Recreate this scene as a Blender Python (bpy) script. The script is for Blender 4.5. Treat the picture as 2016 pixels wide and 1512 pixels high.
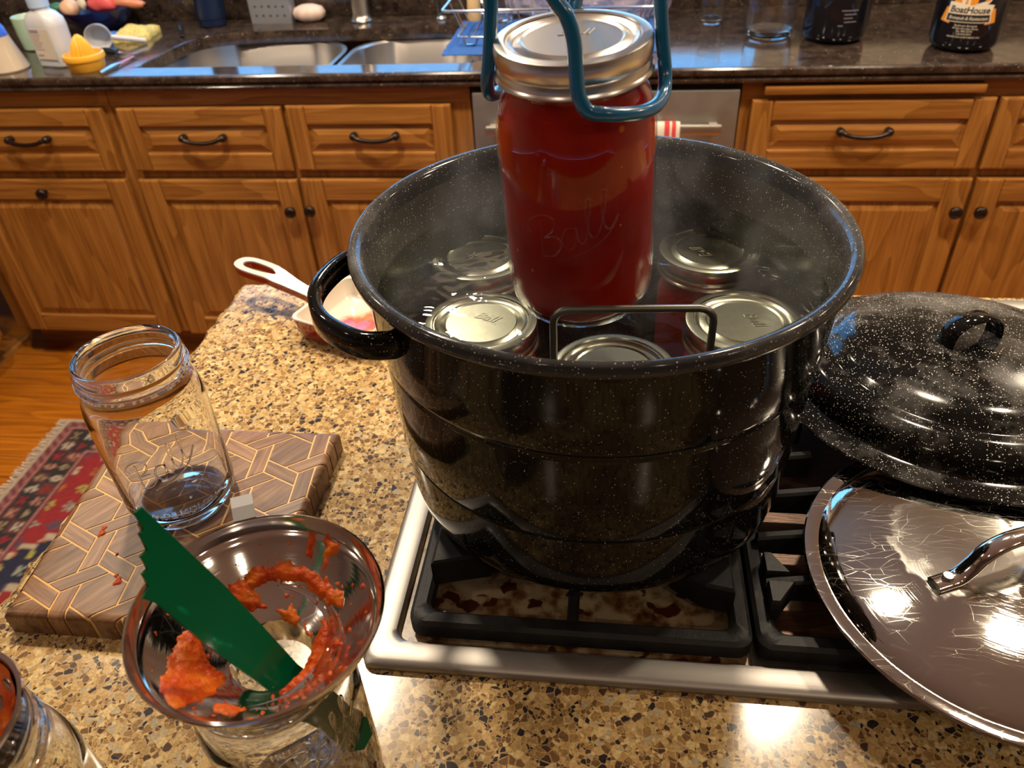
import bpy, bmesh, math, random
from math import sin, cos, pi, radians, sqrt, atan2, hypot
from mathutils import Vector, Matrix, noise, Euler
random.seed(7)
for o in list(bpy.data.objects): bpy.data.objects.remove(o)
SC = bpy.context.scene; COL = SC.collection
# ------------------------------------------------------------------ camera
CP = Vector((0.00857, -0.54252, 0.54441)); YAW, PITCH, ROLL, FPX = 0.147333, 0.647419, -0.057464, 1547.58
fw = Vector((-sin(YAW)*cos(PITCH), cos(YAW)*cos(PITCH), -sin(PITCH)))
rt = Vector((cos(YAW), sin(YAW), 0)); up = rt.cross(fw)
r2 = cos(ROLL)*rt + sin(ROLL)*up; u2 = -sin(ROLL)*rt + cos(ROLL)*up
cam = bpy.data.objects.new('camera', bpy.data.cameras.new('camera')); COL.objects.link(cam)
M = Matrix((r2, u2, -fw)).transposed().to_4x4(); M.translation = CP
cam.matrix_world = M; cam.data.sensor_width = 36; cam.data.lens = 36*FPX/2016
cam.data.clip_start = .02; cam.data.clip_end = 60
cam.data.dof.use_dof = True; cam.data.dof.focus_distance = .62; cam.data.dof.aperture_fstop = 11.0
SC.camera = cam
# ------------------------------------------------------------------ world, exposure
W = bpy.data.worlds.new('world'); SC.world = W; W.use_nodes = True
bg = W.node_tree.nodes['Background']; bg.inputs[0].default_value = (.17, .5, 1, 1); bg.inputs[1].default_value = 3.2
vs = SC.view_settings; vs.view_transform = 'Standard'; vs.look = 'None'; vs.gamma = 1; vs.use_curve_mapping = False
vs.exposure = 0.25
SC.cycles.max_bounces = 14; SC.cycles.transparent_max_bounces = 24; SC.cycles.transmission_bounces = 12
SC.cycles.glossy_bounces = 6; SC.cycles.diffuse_bounces = 4; SC.cycles.volume_bounces = 0
SC.cycles.sample_clamp_indirect = 6; SC.cycles.blur_glossy = .4
LIGHT_COL = (1, .825, .61)
DOWN = [(-.71, .72, 22), (.47, .75, 13), (1.02, .68, 13), (-1.55, .95, 11), (1.6, 1.70, 8), (-.55, 1.72, 7), (2.3, .7, 16), (-2.2, -.6, 12), (-.62, -1.55, 2.5), (.80, -1.5, 4), (1.9, -1.2, 7)]
# ------------------------------------------------------------------ node helpers
class NT:
    def __init__(s, name):
        s.mat = bpy.data.materials.new(name); s.mat.use_nodes = True
        s.t = s.mat.node_tree; s.b = s.t.nodes['Principled BSDF']; s.out = s.t.nodes['Material Output']
    def n(s, typ, ins=None, **kw):
        x = s.t.nodes.new('ShaderNode'+typ)
        for k, v in kw.items(): setattr(x, k, v)
        for k, v in (ins or {}).items(): s.set(x.inputs[k], v)
        return x
    def set(s, sock, v):
        if hasattr(v, 'is_output'): s.t.links.new(v, sock)
        elif isinstance(v, tuple) and len(v) == 3 and sock.type == 'RGBA': sock.default_value = (*v, 1)
        else: sock.default_value = v
    def p(s, **kw):
        al = dict(col='Base Color', rough='Roughness', metal='Metallic', coat='Coat Weight', coatr='Coat Roughness', sss='Subsurface Weight', trans='Transmission Weight', spec='Specular IOR Level', ior='IOR', nrm='Normal', aniso='Anisotropic', alpha='Alpha', sheen='Sheen Weight', sssr='Subsurface Radius', ssss='Subsurface Scale')
        for k, v in kw.items(): s.set(s.b.inputs[al[k]], v)
        return s
    def m(s, op, a, b=0.0, c=0.0):
        x = s.n('Math', operation=op); s.set(x.inputs[0], a); s.set(x.inputs[1], b); s.set(x.inputs[2], c); return x.outputs[0]
    def obj(s, scale=(1, 1, 1), rot=(0, 0, 0), rand=0.0):
        o = s.n('TexCoord').outputs['Object']
        if rand:
            ri = s.n('ObjectInfo').outputs['Random']
            o = s.n('VectorMath', {0: o, 1: s.n('CombineXYZ', {0: s.m('MULTIPLY', ri, rand), 1: s.m('MULTIPLY', ri, rand*1.7), 2: s.m('MULTIPLY', ri, rand*.6)}).outputs[0]}, operation='ADD').outputs[0]
        return s.n('Mapping', {'Vector': o, 'Rotation': rot, 'Scale': scale}).outputs[0]
    def noise(s, v, sc, det=3, rough=.5, dist=0): 
        return s.n('TexNoise', {'Vector': v, 'Scale': sc, 'Detail': det, 'Roughness': rough, 'Distortion': dist})
    def ramp(s, fac, stops, interp='LINEAR'):
        x = s.n('ValToRGB'); x.color_ramp.interpolation = interp; e = x.color_ramp.elements
        while len(e) < len(stops): e.new(.5)
        for q, (pos, c) in zip(e, stops): q.position = pos; q.color = (*c, 1) if len(c) == 3 else c
        s.set(x.inputs[0], fac); return x.outputs[0]
    def mix(s, f, a, b, blend='MIX'):
        x = s.n('Mix', data_type='RGBA', blend_type=blend); s.set(x.inputs[0], f); s.set(x.inputs[6], a); s.set(x.inputs[7], b); return x.outputs[2]
    def bump(s, h, dist=.001, st=1.0):
        return s.n('Bump', {'Height': h, 'Distance': dist, 'Strength': st}).outputs[0]
def plain(name, col, rough=.5, metal=0, **kw):
    t = NT(name); t.p(col=col, rough=rough, metal=metal, **kw); return t.mat
G3 = lambda v: (v, v, v)
def oak(name, axis, tint=(1, 1, 1), rough=.32):
    t = NT(name); sc = [52, 52, 52]; sc[axis] = 1.6
    v = t.obj(tuple(sc), rand=9)
    sw = [3.2, 3.2, 3.2]; sw[axis] = .5
    n0 = t.noise(t.obj(tuple(sw), rand=5), 1.6, 2, .5)
    rings = t.m('FRACT', t.m('MULTIPLY', n0.outputs[0], 13.0))
    n1 = t.noise(v, 2.2, 6, .65, .3)
    n2 = t.noise(v, 9.0, 3, .6)
    f = t.m('ADD', t.m('MULTIPLY', n1.outputs[0], .69), t.m('MULTIPLY', rings, .15))
    f = t.m('ADD', f, t.m('MULTIPLY', n2.outputs[0], .16))
    c = t.ramp(f, [(.26, tuple(a*b for a, b in zip((.095, .036, .007), tint))), (.46, tuple(a*b for a, b in zip((.25, .098, .018), tint))), (.64, tuple(a*b for a, b in zip((.355, .155, .033), tint))), (.85, tuple(a*b for a, b in zip((.43, .205, .052), tint)))])
    t.p(col=c, rough=rough, coat=.25, coatr=.18, nrm=t.bump(f, .0006, .35)); return t.mat
OAK = [oak('oak_grain_x', 0), oak('oak_grain_y', 1), oak('oak_grain_z', 2)]
FLOORM = oak('floor_oak', 0, (1.1, .82, .22), .3)
def quartz():
    t = NT('quartz_mosaic'); o = t.n('TexCoord').outputs['Object']
    d = t.noise(o, 60, 2); v = t.n('VectorMath', {0: o, 1: t.n('VectorMath', {0: d.outputs[1], 3: .006}, operation='SCALE').outputs[0]}, operation='ADD').outputs[0]
    a = t.n('TexVoronoi', {'Vector': v, 'Scale': 172, 'Randomness': 1}); b = t.n('TexVoronoi', {'Vector': v, 'Scale': 300, 'Randomness': 1})
    ea = t.n('TexVoronoi', {'Vector': v, 'Scale': 172, 'Randomness': 1}, feature='DISTANCE_TO_EDGE').outputs['Distance']
    eb = t.n('TexVoronoi', {'Vector': v, 'Scale': 300, 'Randomness': 1}, feature='DISTANCE_TO_EDGE').outputs['Distance']
    pal = [(0, (.028, .023, .026)), (.09, (.075, .045, .028)), (.19, (.155, .085, .035)), (.33, (.27, .16, .06)), (.48, (.37, .235, .09)), (.64, (.47, .32, .13)), (.80, (.56, .42, .20)), (.93, (.37, .31, .20))]
    big = t.noise(o, 9, 2).outputs[0]; sh = t.m('MULTIPLY', t.m('SUBTRACT', big, .5), .45)
    ca = t.ramp(t.m('ADD', t.n('SeparateColor', {0: a.outputs['Color']}).outputs[0], sh), pal, 'CONSTANT')
    cb = t.ramp(t.m('ADD', t.n('SeparateColor', {0: b.outputs['Color']}).outputs[1], sh), pal, 'CONSTANT')
    sel = t.m('GREATER_THAN', t.n('SeparateColor', {0: a.outputs['Color']}).outputs[2], .5)
    c = t.mix(sel, ca, cb); e = t.n('Mix', {0: sel, 2: ea, 3: eb}).outputs[0]
    g = t.ramp(e, [(.03, (1, 1, 1)), (.09, (0, 0, 0))])
    c = t.mix(t.m('MULTIPLY', g, .75), c, (.50, .33, .14))
    mt = t.noise(o, 420, 3).outputs[0]; c = t.mix(.45, c, t.mix(1.0, c, t.ramp(mt, [(.3, G3(.45)), (.7, G3(1.5))]), 'MULTIPLY'))
    t.p(col=c, rough=.16, spec=.45); return t.mat
QUARTZ = quartz()
def granite():
    t = NT('dark_granite'); o = t.obj()
    n = t.noise(o, 26, 6, .7).outputs[0]; n2 = t.noise(o, 150, 3, .6).outputs[0]
    c = t.ramp(n, [(.35, (.014, .0095, .0075)), (.52, (.040, .027, .021)), (.70, (.082, .056, .042))])
    c = t.mix(t.ramp(n2, [(.62, (0, 0, 0)), (.72, G3(.75))]), c, (.20, .145, .11))
    vo = t.n('TexVoronoi', {'Vector': o, 'Scale': 125}); cr = t.n('SeparateColor', {0: vo.outputs['Color']}).outputs[0]
    mk = t.m('LESS_THAN', vo.outputs['Distance'], t.m('MULTIPLY', t.m('SUBTRACT', cr, .78), 1.3))
    c = t.mix(mk, c, (.21, .165, .125)); t.p(col=c, rough=.11, spec=.6); return t.mat
GRANITE = granite()
def enamel(name='speckled_enamel', dust=0.0, base=(.0045, .0044, .0042), dens=0.0, rough=.07):
    t = NT(name); o = t.obj(); c = base
    for sc, lo, k in ((640, .62-dens, .9), (330, .80-dens*.8, .95), (120, .945-dens*.2, 1.3)):
        vo = t.n('TexVoronoi', {'Vector': o, 'Scale': sc}); cr = t.n('SeparateColor', {0: vo.outputs['Color']}).outputs[0]
        thr = t.m('MULTIPLY', t.m('SUBTRACT', cr, lo), k*.62)
        c = t.mix(t.m('LESS_THAN', vo.outputs['Distance'], thr), c, (.66, .63, .57))
    r = rough
    if dust:
        f = t.ramp(t.m('ADD', t.m('MULTIPLY', t.noise(o, 9, 4, .6).outputs[0], .7), t.m('MULTIPLY', t.noise(o, 55, 4, .7).outputs[0], .3)), [(.46, (0, 0, 0)), (.68, G3(dust))])
        c = t.mix(f, c, (.40, .38, .35)); r = t.m('ADD', t.m('MULTIPLY', f, .5), .09)
    h = t.noise(o, 95, 2).outputs[0]
    t.p(col=c, rough=r, spec=.18, nrm=t.bump(h, .0004, .10)); return t.mat
ENAMEL = enamel(); ENAMEL_DUST = enamel('speckled_enamel_limescale', .30, dens=.20); ENAMEL_RIM = enamel('speckled_enamel_worn_rim_ceiling_grey', .20, (.030, .030, .031), .08, .34); ENAMEL_IN = enamel('speckled_enamel_inside', 0, (.055, .054, .048), .10, .22)  # rim base greyed for the ceiling's blurred reflection, plus wear and denser speckles
def brushed(name, col=(.62, .59, .55), rough=.22, radial=True, scr=1.0, stain=False):
    t = NT(name); o = t.obj(); sx = t.n('SeparateXYZ', {0: o})
    if radial:
        rr = t.m('SQRT', t.m('ADD', t.m('POWER', sx.outputs[0], 2.0), t.m('POWER', sx.outputs[1], 2.0)))
        v = t.n('CombineXYZ', {0: t.m('MULTIPLY', rr, 900.0), 1: t.m('MULTIPLY', t.m('ARCTAN2', sx.outputs[1], sx.outputs[0]), 1.6), 2: 0.0}).outputs[0]
    else: v = t.n('Mapping', {'Vector': o, 'Scale': (4, 700, 700)}).outputs[0]
    h = t.noise(v, 1.0, 2).outputs[0]
    s1 = t.n('TexVoronoi', {'Vector': t.n('Mapping', {'Vector': o, 'Rotation': (0, 0, .6), 'Scale': (22, 120, 90)}).outputs[0], 'Scale': 1.0}, feature='DISTANCE_TO_EDGE').outputs['Distance']
    s2 = t.n('TexVoronoi', {'Vector': t.n('Mapping', {'Vector': t.n('VectorMath', {0: o, 1: t.n('VectorMath', {0: t.noise(o, 14, 1).outputs[1], 3: .05}, operation='SCALE').outputs[0]}, operation='ADD').outputs[0], 'Rotation': (0, 0, -.9), 'Scale': (17, 95, 90)}).outputs[0], 'Scale': 1.0}, feature='DISTANCE_TO_EDGE').outputs['Distance']
    gate = t.ramp(t.noise(o, 22, 2).outputs[0], [(.40, (0, 0, 0)), (.72, G3(.8))])
    sc_ = t.m('MULTIPLY', t.m('ADD', t.m('LESS_THAN', s1, .006), t.m('LESS_THAN', s2, .005)), gate)
    r = t.m('ADD', rough, t.m('MULTIPLY', t.noise(o, 30, 4, .6).outputs[0], .055 if rough < .1 else .10)); c = col
    c = t.mix(t.m('MULTIPLY', sc_, .55*scr), c, (.9, .86, .78))
    if stain:
        ln = t.n('VectorMath', {0: t.n('VectorMath', {0: o, 1: (.030, -.020, 0)}, operation='ADD').outputs[0], 1: (1, 1, 0)}, operation='MULTIPLY').outputs[0]
        dd = t.n('VectorMath', {0: ln}, operation='LENGTH').outputs['Value']
        dd = t.m('ADD', dd, t.m('MULTIPLY', t.m('SUBTRACT', t.noise(o, 45, 3).outputs[0], .5), .045))
        f = t.ramp(dd, [(0, G3(.30)), (.044, G3(.42)), (.050, G3(.8)), (.053, (0, 0, 0))])
        r = t.m('ADD', r, t.m('MULTIPLY', f, .22)); c = t.mix(t.m('MULTIPLY', f, .35), c, (.5, .5, .46))
    t.p(col=c, metal=t.m('SUBTRACT', 1.0, t.m('MULTIPLY', sc_, .55*scr)), rough=t.m('ADD', r, t.m('MULTIPLY', sc_, .25*scr)), nrm=t.bump(h, .00018, .25)); return t.mat
STEEL_LID = brushed('polished_steel_scratched', (.50, .485, .445), .015, True, 1.0, True)
STEEL = brushed('brushed_steel', (.46, .435, .40), .33, False, .3)
STEEL_SINK = plain('satin_sink_steel', (.55, .52, .49), .34, 1.0)
MIRROR = brushed('polished_steel', (.70, .67, .63), .06, True, .25)
TIN = plain('bright_tinplate', (.72, .70, .65), .27, 1.0)
def cast():
    t = NT('cast_iron'); o = t.obj(); n = t.noise(o, 260, 4, .7).outputs[0]; g = t.noise(o, 35, 3).outputs[0]
    t.p(col=t.ramp(g, [(.4, (.006, .006, .0065)), (.75, (.018, .017, .017))]), rough=.5, spec=.22, nrm=t.bump(n, .0006, .5)); return t.mat
IRON = cast()
BRONZE = plain('oil_rubbed_bronze', (.030, .020, .016), .26, .75)
def glass(name, col=(1, 1, 1), ior=1.47, rough=0.0):
    t = NT(name); t.p(col=col, trans=1.0, ior=ior, rough=rough); return t.mat
GLASS = glass('clear_jar_glass', (.985, .995, .985))
def thin(name, tint=(.96, .97, .96), ior=1.45, rough=.02, bump=None, add=0.0):
    t = NT(name); tr = t.n('BsdfTransparent', {0: tint}); gl = t.n('BsdfGlossy', {0: (1, 1, 1), 'Roughness': rough})
    bf = t.n('NewGeometry').outputs['Backfacing']; fr = t.n('Fresnel', {'IOR': t.m('ADD', t.m('MULTIPLY', bf, 1/ior-ior), ior)})
    if bump:
        nn = t.bump(t.noise(t.n('Mapping', {'Vector': t.n('TexCoord').outputs['Object'], 'Scale': (1, 1, 0)}).outputs[0], bump[0], 2, .5, .4).outputs[0], bump[1], 1.0)
        t.set(gl.inputs['Normal'], nn); t.set(fr.inputs['Normal'], nn)
    f = t.m('ADD', fr.outputs[0], add)
    mx = t.n('MixShader', {0: f, 1: tr.outputs[0], 2: gl.outputs[0]}); t.t.links.new(mx.outputs[0], t.out.inputs[0]); return t.mat
THIN = thin('thin_clear_glass', (.86, .89, .87), 1.52, .02, None, .035); PANE = thin('window_glass', (.98, .99, .99), 1.45); WATER = thin('hot_water', (.64, .67, .61), 1.33, .015, (28, .0025))
JARSKIN = thin('sealed_jar_glass', (1, 1, 1), 1.38, .015)
def sauce(name='tomato_sauce', col=((.25, .0065, .003), (.36, .015, .005)), seeds=True, rough=.12, sss=.0):
    t = NT(name); o = t.obj(); n = t.noise(o, 22, 3).outputs[0]; c = t.ramp(n, [(.35, col[0]), (.7, col[1])])
    if seeds:
        vo = t.n('TexVoronoi', {'Vector': o, 'Scale': 105}); cr = t.n('SeparateColor', {0: vo.outputs['Color']}).outputs[0]
        mk = t.m('LESS_THAN', vo.outputs['Distance'], t.m('MULTIPLY', t.m('SUBTRACT', cr, .88), 1.9)); c = t.mix(t.m('MULTIPLY', mk, .65), c, (.62, .20, .035))
    t.p(col=c, rough=rough, spec=.15, sss=sss, ssss=.03, sssr=(1, .12, .05)); return t.mat
SAUCE = sauce(sss=.55)
def residue():
    t = NT('fresh_tomato_residue'); o = t.obj(); n = t.noise(o, 60, 4, .6).outputs[0]
    c = t.ramp(n, [(.3, (.27, .012, .002)), (.5, (.42, .055, .004)), (.72, (.50, .13, .010))])
    t.p(col=c, rough=.33, spec=.18, nrm=t.bump(t.noise(o, 420, 3).outputs[0], .0015, .7), sss=.06, ssss=.004, sssr=(1, .3, .1)); return t.mat
RESIDUE = residue()
BLUE = plain('blue_vinyl_coating', (.0, .118, .27), .2, coat=.5, coatr=.1)
def green():
    t = NT('translucent_green_plastic'); t.p(col=(.0, .085, .030), rough=.14, spec=.25, trans=.18, ior=1.46); return t.mat
GREEN = green()
def walnut(name, rotz):
    t = NT(name); v = t.obj((1, 1, 1), (0, 0, -rotz), rand=4); v = t.n('Mapping', {'Vector': v, 'Scale': (12, 150, 60)}).outputs[0]
    n = t.noise(v, 1.3, 5, .65, .4).outputs[0]; ri = t.n('ObjectInfo').outputs['Random']
    c = t.ramp(n, [(.3, (.085, .036, .015)), (.5, (.185, .090, .040)), (.72, (.30, .165, .082))])
    c = t.mix(1.0, c, t.ramp(ri, [(0, G3(.72)), (1, G3(1.22))]), 'MULTIPLY')
    t.p(col=c, rough=.38, spec=.4, nrm=t.bump(n, .0004, .3)); return t.mat
WAL = [walnut('walnut_a', radians(-28)), walnut('walnut_b', radians(92)), walnut('walnut_c', radians(32)), walnut('walnut_d', radians(55))]
MAPLE = plain('maple_inlay', (.66, .38, .13), .4)
WHITE = plain('white_enamel', (.56, .53, .48), .14, coat=.4)
RED = plain('red_enamel', (.28, .018, .008), .12, coat=.5)
PLASTER = plain('warm_plaster', (.52, .445, .345), .8); CEIL = plain('ceiling_paint', (.76, .71, .60), .85)
BLACKM = plain('black_gap', (.012, .010, .009), .6)
# ------------------------------------------------------------------ mesh helpers
def mk(name, V, F, mat, par=None, smooth=None, mats=None, mi=None):
    me = bpy.data.meshes.new(name); me.from_pydata([tuple(v) for v in V], [], [tuple(f) for f in F])
    bm = bmesh.new(); bm.from_mesh(me); bmesh.ops.recalc_face_normals(bm, faces=bm.faces); bm.to_mesh(me); bm.free()
    return fin(name, me, mat, par, smooth)
def fin(name, me, mat, par=None, smooth=None):
    for m_ in (mat if isinstance(mat, (list, tuple)) else [mat]): me.materials.append(m_)
    if smooth is not None:
        me.polygons.foreach_set('use_smooth', [True]*len(me.polygons)); me.set_sharp_from_angle(angle=radians(smooth))
    o = bpy.data.objects.new(name, me); COL.objects.link(o)
    if par: o.parent = par
    return o
def bmo(name, bm, mat, par=None, smooth=None):
    bmesh.ops.recalc_face_normals(bm, faces=bm.faces)
    me = bpy.data.meshes.new(name); bm.to_mesh(me); bm.free(); return fin(name, me, mat, par, smooth)
def tag(o, label, cat, group=None, kind=None):
    o['label'] = label; o['category'] = cat
    if group: o['group'] = group
    if kind: o['kind'] = kind
    return o
def thing(name, label, cat, loc=(0, 0, 0), rz=0, group=None):
    o = bpy.data.objects.new(name, None); COL.objects.link(o); o.location = loc; o.rotation_euler = (0, 0, rz); o.empty_display_size = .02
    return tag(o, label, cat, group)
def struct(o): o['kind'] = 'structure'; return o
def copy_tree(o, par=None):
    c = o.copy(); COL.objects.link(c)
    if par: c.parent = par
    for ch in [x for x in bpy.data.objects if x.parent == o]: copy_tree(ch, c)
    return c
def boxbm(bm, x0, x1, y0, y1, z0, z1, bev=0, seg=2, mat=None):
    g = bmesh.ops.create_cube(bm, size=1)
    for v in g['verts']: v.co = Vector(((x0+x1)/2+v.co.x*(x1-x0), (y0+y1)/2+v.co.y*(y1-y0), (z0+z1)/2+v.co.z*(z1-z0)))
    if bev:
        ed = list({e for v in g['verts'] for e in v.link_edges}); bmesh.ops.bevel(bm, geom=ed, offset=bev, segments=seg, affect='EDGES', profile=.5)
def box(name, b, mat, par=None, bev=0, seg=2):
    bm = bmesh.new(); boxbm(bm, *b, bev=bev, seg=seg); return bmo(name, bm, mat, par, 40 if bev else None)
def lathe_vf(prof, seg=64, cap0=True, cap1=True, wob=None):
    V = []; F = []; rows = []
    for r, z in prof:
        if r < 1e-6: rows.append([len(V)]); V.append((0, 0, z))
        else:
            rows.append(list(range(len(V), len(V)+seg)))
            for i in range(seg):
                a = 2*pi*i/seg; k = r*(wob(a, z) if wob else 1); V.append((k*cos(a), k*sin(a), z))
    for A, B in zip(rows, rows[1:]):
        for i in range(seg):
            j = (i+1) % seg
            if len(A) == 1 and len(B) == 1: continue
            if len(A) == 1: F.append((A[0], B[j], B[i]))
            elif len(B) == 1: F.append((A[i], A[j], B[0]))
            else: F.append((A[i], A[j], B[j], B[i]))
    return V, F
def lathe(name, prof, mat, par=None, seg=64, smooth=35, wob=None, close=False):
    if close: prof = list(prof)+[prof[0]]
    V, F = lathe_vf(prof, seg, wob=wob)
    if close:
        n = len(V)//len(prof)*(len(prof)-1) if all(r > 1e-6 for r, z in prof) else None
        if n:
            F = [tuple(i if i < n else i-n for i in f) for f in F]; V = V[:n]
    return mk(name, V, F, mat, par, smooth)
def catmull(P, k=6, closed=False):
    P = [Vector(p) for p in P]; out = []; n = len(P)
    for i in range(n if closed else n-1):
        g = lambda j: P[j % n] if closed else P[max(0, min(n-1, j))]
        a, b, c, d = g(i-1), g(i), g(i+1), g(i+2)
        for s in range(k):
            t = s/k; out.append(.5*((2*b)+(c-a)*t+(2*a-5*b+4*c-d)*t*t+(3*b-a-3*c+d)*t**3))
    if not closed: out.append(P[-1])
    return out
def tube_vf(path, r, seg=10, closed=False, V=None, F=None):
    V = [] if V is None else V; F = [] if F is None else F; n = len(path); path = [Vector(p) for p in path]; nrm = None; rings = []
    for i, p in enumerate(path):
        a = path[i-1] if (i or closed) else p; b = path[(i+1) % n] if (i < n-1 or closed) else p
        t = (b-a).normalized()
        if nrm is None: nrm = t.orthogonal().normalized()
        nrm = (nrm-t*nrm.dot(t)).normalized(); bn = t.cross(nrm); rad = r[i] if isinstance(r, (list, tuple)) else r
        rings.append(list(range(len(V), len(V)+seg)))
        for k in range(seg): V.append(p+rad*(cos(2*pi*k/seg)*nrm+sin(2*pi*k/seg)*bn))
    for i in range(n if closed else n-1):
        A, B = rings[i], rings[(i+1) % n]
        for k in range(seg): F.append((A[k], A[(k+1) % seg], B[(k+1) % seg], B[k]))
    if not closed: F.append(tuple(rings[0][::-1])); F.append(tuple(rings[-1]))
    return V, F
def tube(name, path, r, mat, par=None, seg=10, closed=False):
    V, F = tube_vf(path, r, seg, closed); return mk(name, V, F, mat, par, 50)
def rrect(x0, x1, y0, y1, r, k=6):
    out = []
    for cx, cy, a0 in ((x1-r, y1-r, 0), (x0+r, y1-r, 90), (x0+r, y0+r, 180), (x1-r, y0+r, 270)):
        for i in range(k+1): a = radians(a0+90*i/k); out.append((cx+r*cos(a), cy+r*sin(a)))
    return out
def loft(rings, V=None, F=None, cap0=False, cap1=False):
    V = [] if V is None else V; F = [] if F is None else F; idx = []
    for R in rings: idx.append(list(range(len(V), len(V)+len(R)))); V += [tuple(p) for p in R]
    for A, B in zip(idx, idx[1:]):
        n = len(A)
        for i in range(n): F.append((A[i], A[(i+1) % n], B[(i+1) % n], B[i]))
    if cap0: F.append(tuple(idx[0][::-1]))
    if cap1: F.append(tuple(idx[-1]))
    return V, F
def prism_vf(poly, z0, z1):
    n = len(poly); V = [(x, y, z0) for x, y in poly]+[(x, y, z1) for x, y in poly]
    return V, [tuple(range(n))[::-1], tuple(range(n, 2*n))]+[(i, (i+1) % n, n+(i+1) % n, n+i) for i in range(n)]
def textmesh(body, size, ext=0.0, shear=0.0, bevel=0.0, res=3, space=1.0, align='CENTER', off=0.0):
    cu = bpy.data.curves.new('t', 'FONT'); cu.body = body; cu.size = size; cu.extrude = ext; cu.shear = shear; cu.bevel_depth = bevel; cu.resolution_u = res
    cu.align_x = align; cu.space_character = space; cu.offset = off
    o = bpy.data.objects.new('t', cu); COL.objects.link(o); bpy.context.view_layer.update()
    me = bpy.data.meshes.new_from_object(o.evaluated_get(bpy.context.evaluated_depsgraph_get()))
    V = [v.co.copy() for v in me.vertices]; F = [tuple(p.vertices) for p in me.polygons]
    bpy.data.objects.remove(o); bpy.data.meshes.remove(me); bpy.data.curves.remove(cu); return V, F
def wrap(V, R, ang, z0, rot=0.0):
    out = []
    for v in V:
        x = v.x*cos(rot)-v.y*sin(rot); y = v.x*sin(rot)+v.y*cos(rot); a = ang+x/R; out.append(((R+v.z)*cos(a), (R+v.z)*sin(a), z0+y))
    return out
# ------------------------------------------------------------------ room shell
FZ = -.91; CZ = 1.53
struct(box('ceiling', (-3.5, 3.5, -3.6, 2.3, CZ, CZ+.1), CEIL))
fl = struct(box('floor', (-3.5, 3.5, -3.6, 2.3, FZ-.12, FZ-.022), FLOORM)); 
yy = -.3; i = 0
while yy < 1.60:
    xs = [-2.1]; x = -2.1+random.uniform(.5, 1.1)
    while x < -.35: xs.append(x); x += random.uniform(.9, 1.3)
    xs.append(-.3)
    for a, b in zip(xs, xs[1:]):
        box('floor_plank', (a+.0008, b-.0008, yy+.0008, yy+.0822, FZ-.022, FZ), FLOORM, fl, .0012, 1)
    yy += .083
bm = bmesh.new()
for b in ((-3.5, .62, 1.452, 1.66, 0, 0),): pass
boxbm(bm, -3.5, 3.5, 2.06, 2.16, FZ, .115); boxbm(bm, -3.5, 3.5, 2.06, 2.16, 1.12, CZ); boxbm(bm, -3.5, -1.82, 2.06, 2.16, .115, 1.12); boxbm(bm, .46, 3.5, 2.06, 2.16, .115, 1.12)
boxbm(bm, -1.10, -1.02, 2.06, 2.16, .115, 1.12); boxbm(bm, -.34, -.26, 2.06, 2.16, .115, 1.12)
struct(bmo('wall_back', bm, PLASTER))
struct(box('wall_left', (-3.6, -3.5, -3.6, 2.16, FZ, CZ), PLASTER)); struct(box('wall_right', (3.5, 3.6, -3.6, 2.16, FZ, CZ), PLASTER)); struct(box('wall_front', (-3.6, 3.6, -3.7, -3.6, FZ, CZ), plain('reflection_dimming_brown', (.20, .155, .115), .7)))  # unseen front wall given its own dark brown to weaken reflections in jar and pot
WF = plain('window_paint', (.6, .56, .5), .5)
for k, (a, b) in enumerate(((-1.82, -1.10), (-1.02, -.34), (-.26, .46)), 1):
    bm = bmesh.new()
    for q in ((a, b, .115, .145), (a, b, 1.09, 1.12), (a, a+.03, .145, 1.09), (b-.03, b, .145, 1.09), (a+.03, b-.03, .60, .62)): boxbm(bm, q[0], q[1], 2.10, 2.13, q[2], q[3])
    w = struct(bmo('window_%d' % k, bm, WF)); box('pane', (a+.03, b-.03, 2.112, 2.116, .145, 1.09), PANE, w)
def downlight(i, x, y, p):
    t = thing('ceiling_light', ['round recessed ceiling light above the island, nearer the corner cabinet', 'round recessed ceiling light above the island between pot and oak cabinets', 'round recessed ceiling light above the island, over the black pot lid', 'round recessed ceiling light over the floor rug', 'round recessed ceiling light over the bottles beside the window', 'round recessed ceiling light over the sink', 'round recessed ceiling light past the end of the island', 'round recessed ceiling light near the far side wall behind the camera', 'round recessed ceiling light behind the camera, on the cutting board side', 'round recessed ceiling light behind the camera, on the cooktop side', 'round recessed ceiling light beside the cooktop end of the island'][i], 'light', (x, y, CZ), 0, 'recessed ceiling lights')
    lathe('trim_ring', [(.065, 0), (.085, 0), (.088, -.004), (.065, -.006)], plain('light_trim', (.8, .78, .74), .4) if i == 0 else bpy.data.materials['light_trim'], t, 40, close=True)
    L = bpy.data.lights.new('lamp', 'AREA'); L.shape = 'DISK'; L.size = .125; L.energy = p; L.color = LIGHT_COL; L.spread = radians(150); L.cycles.is_caustics_light = True
    o = bpy.data.objects.new('lamp', L); COL.objects.link(o); o.parent = t; o.location = (0, 0, -.008)
for i, (x, y, p) in enumerate(DOWN): downlight(i, x, y, p)
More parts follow.
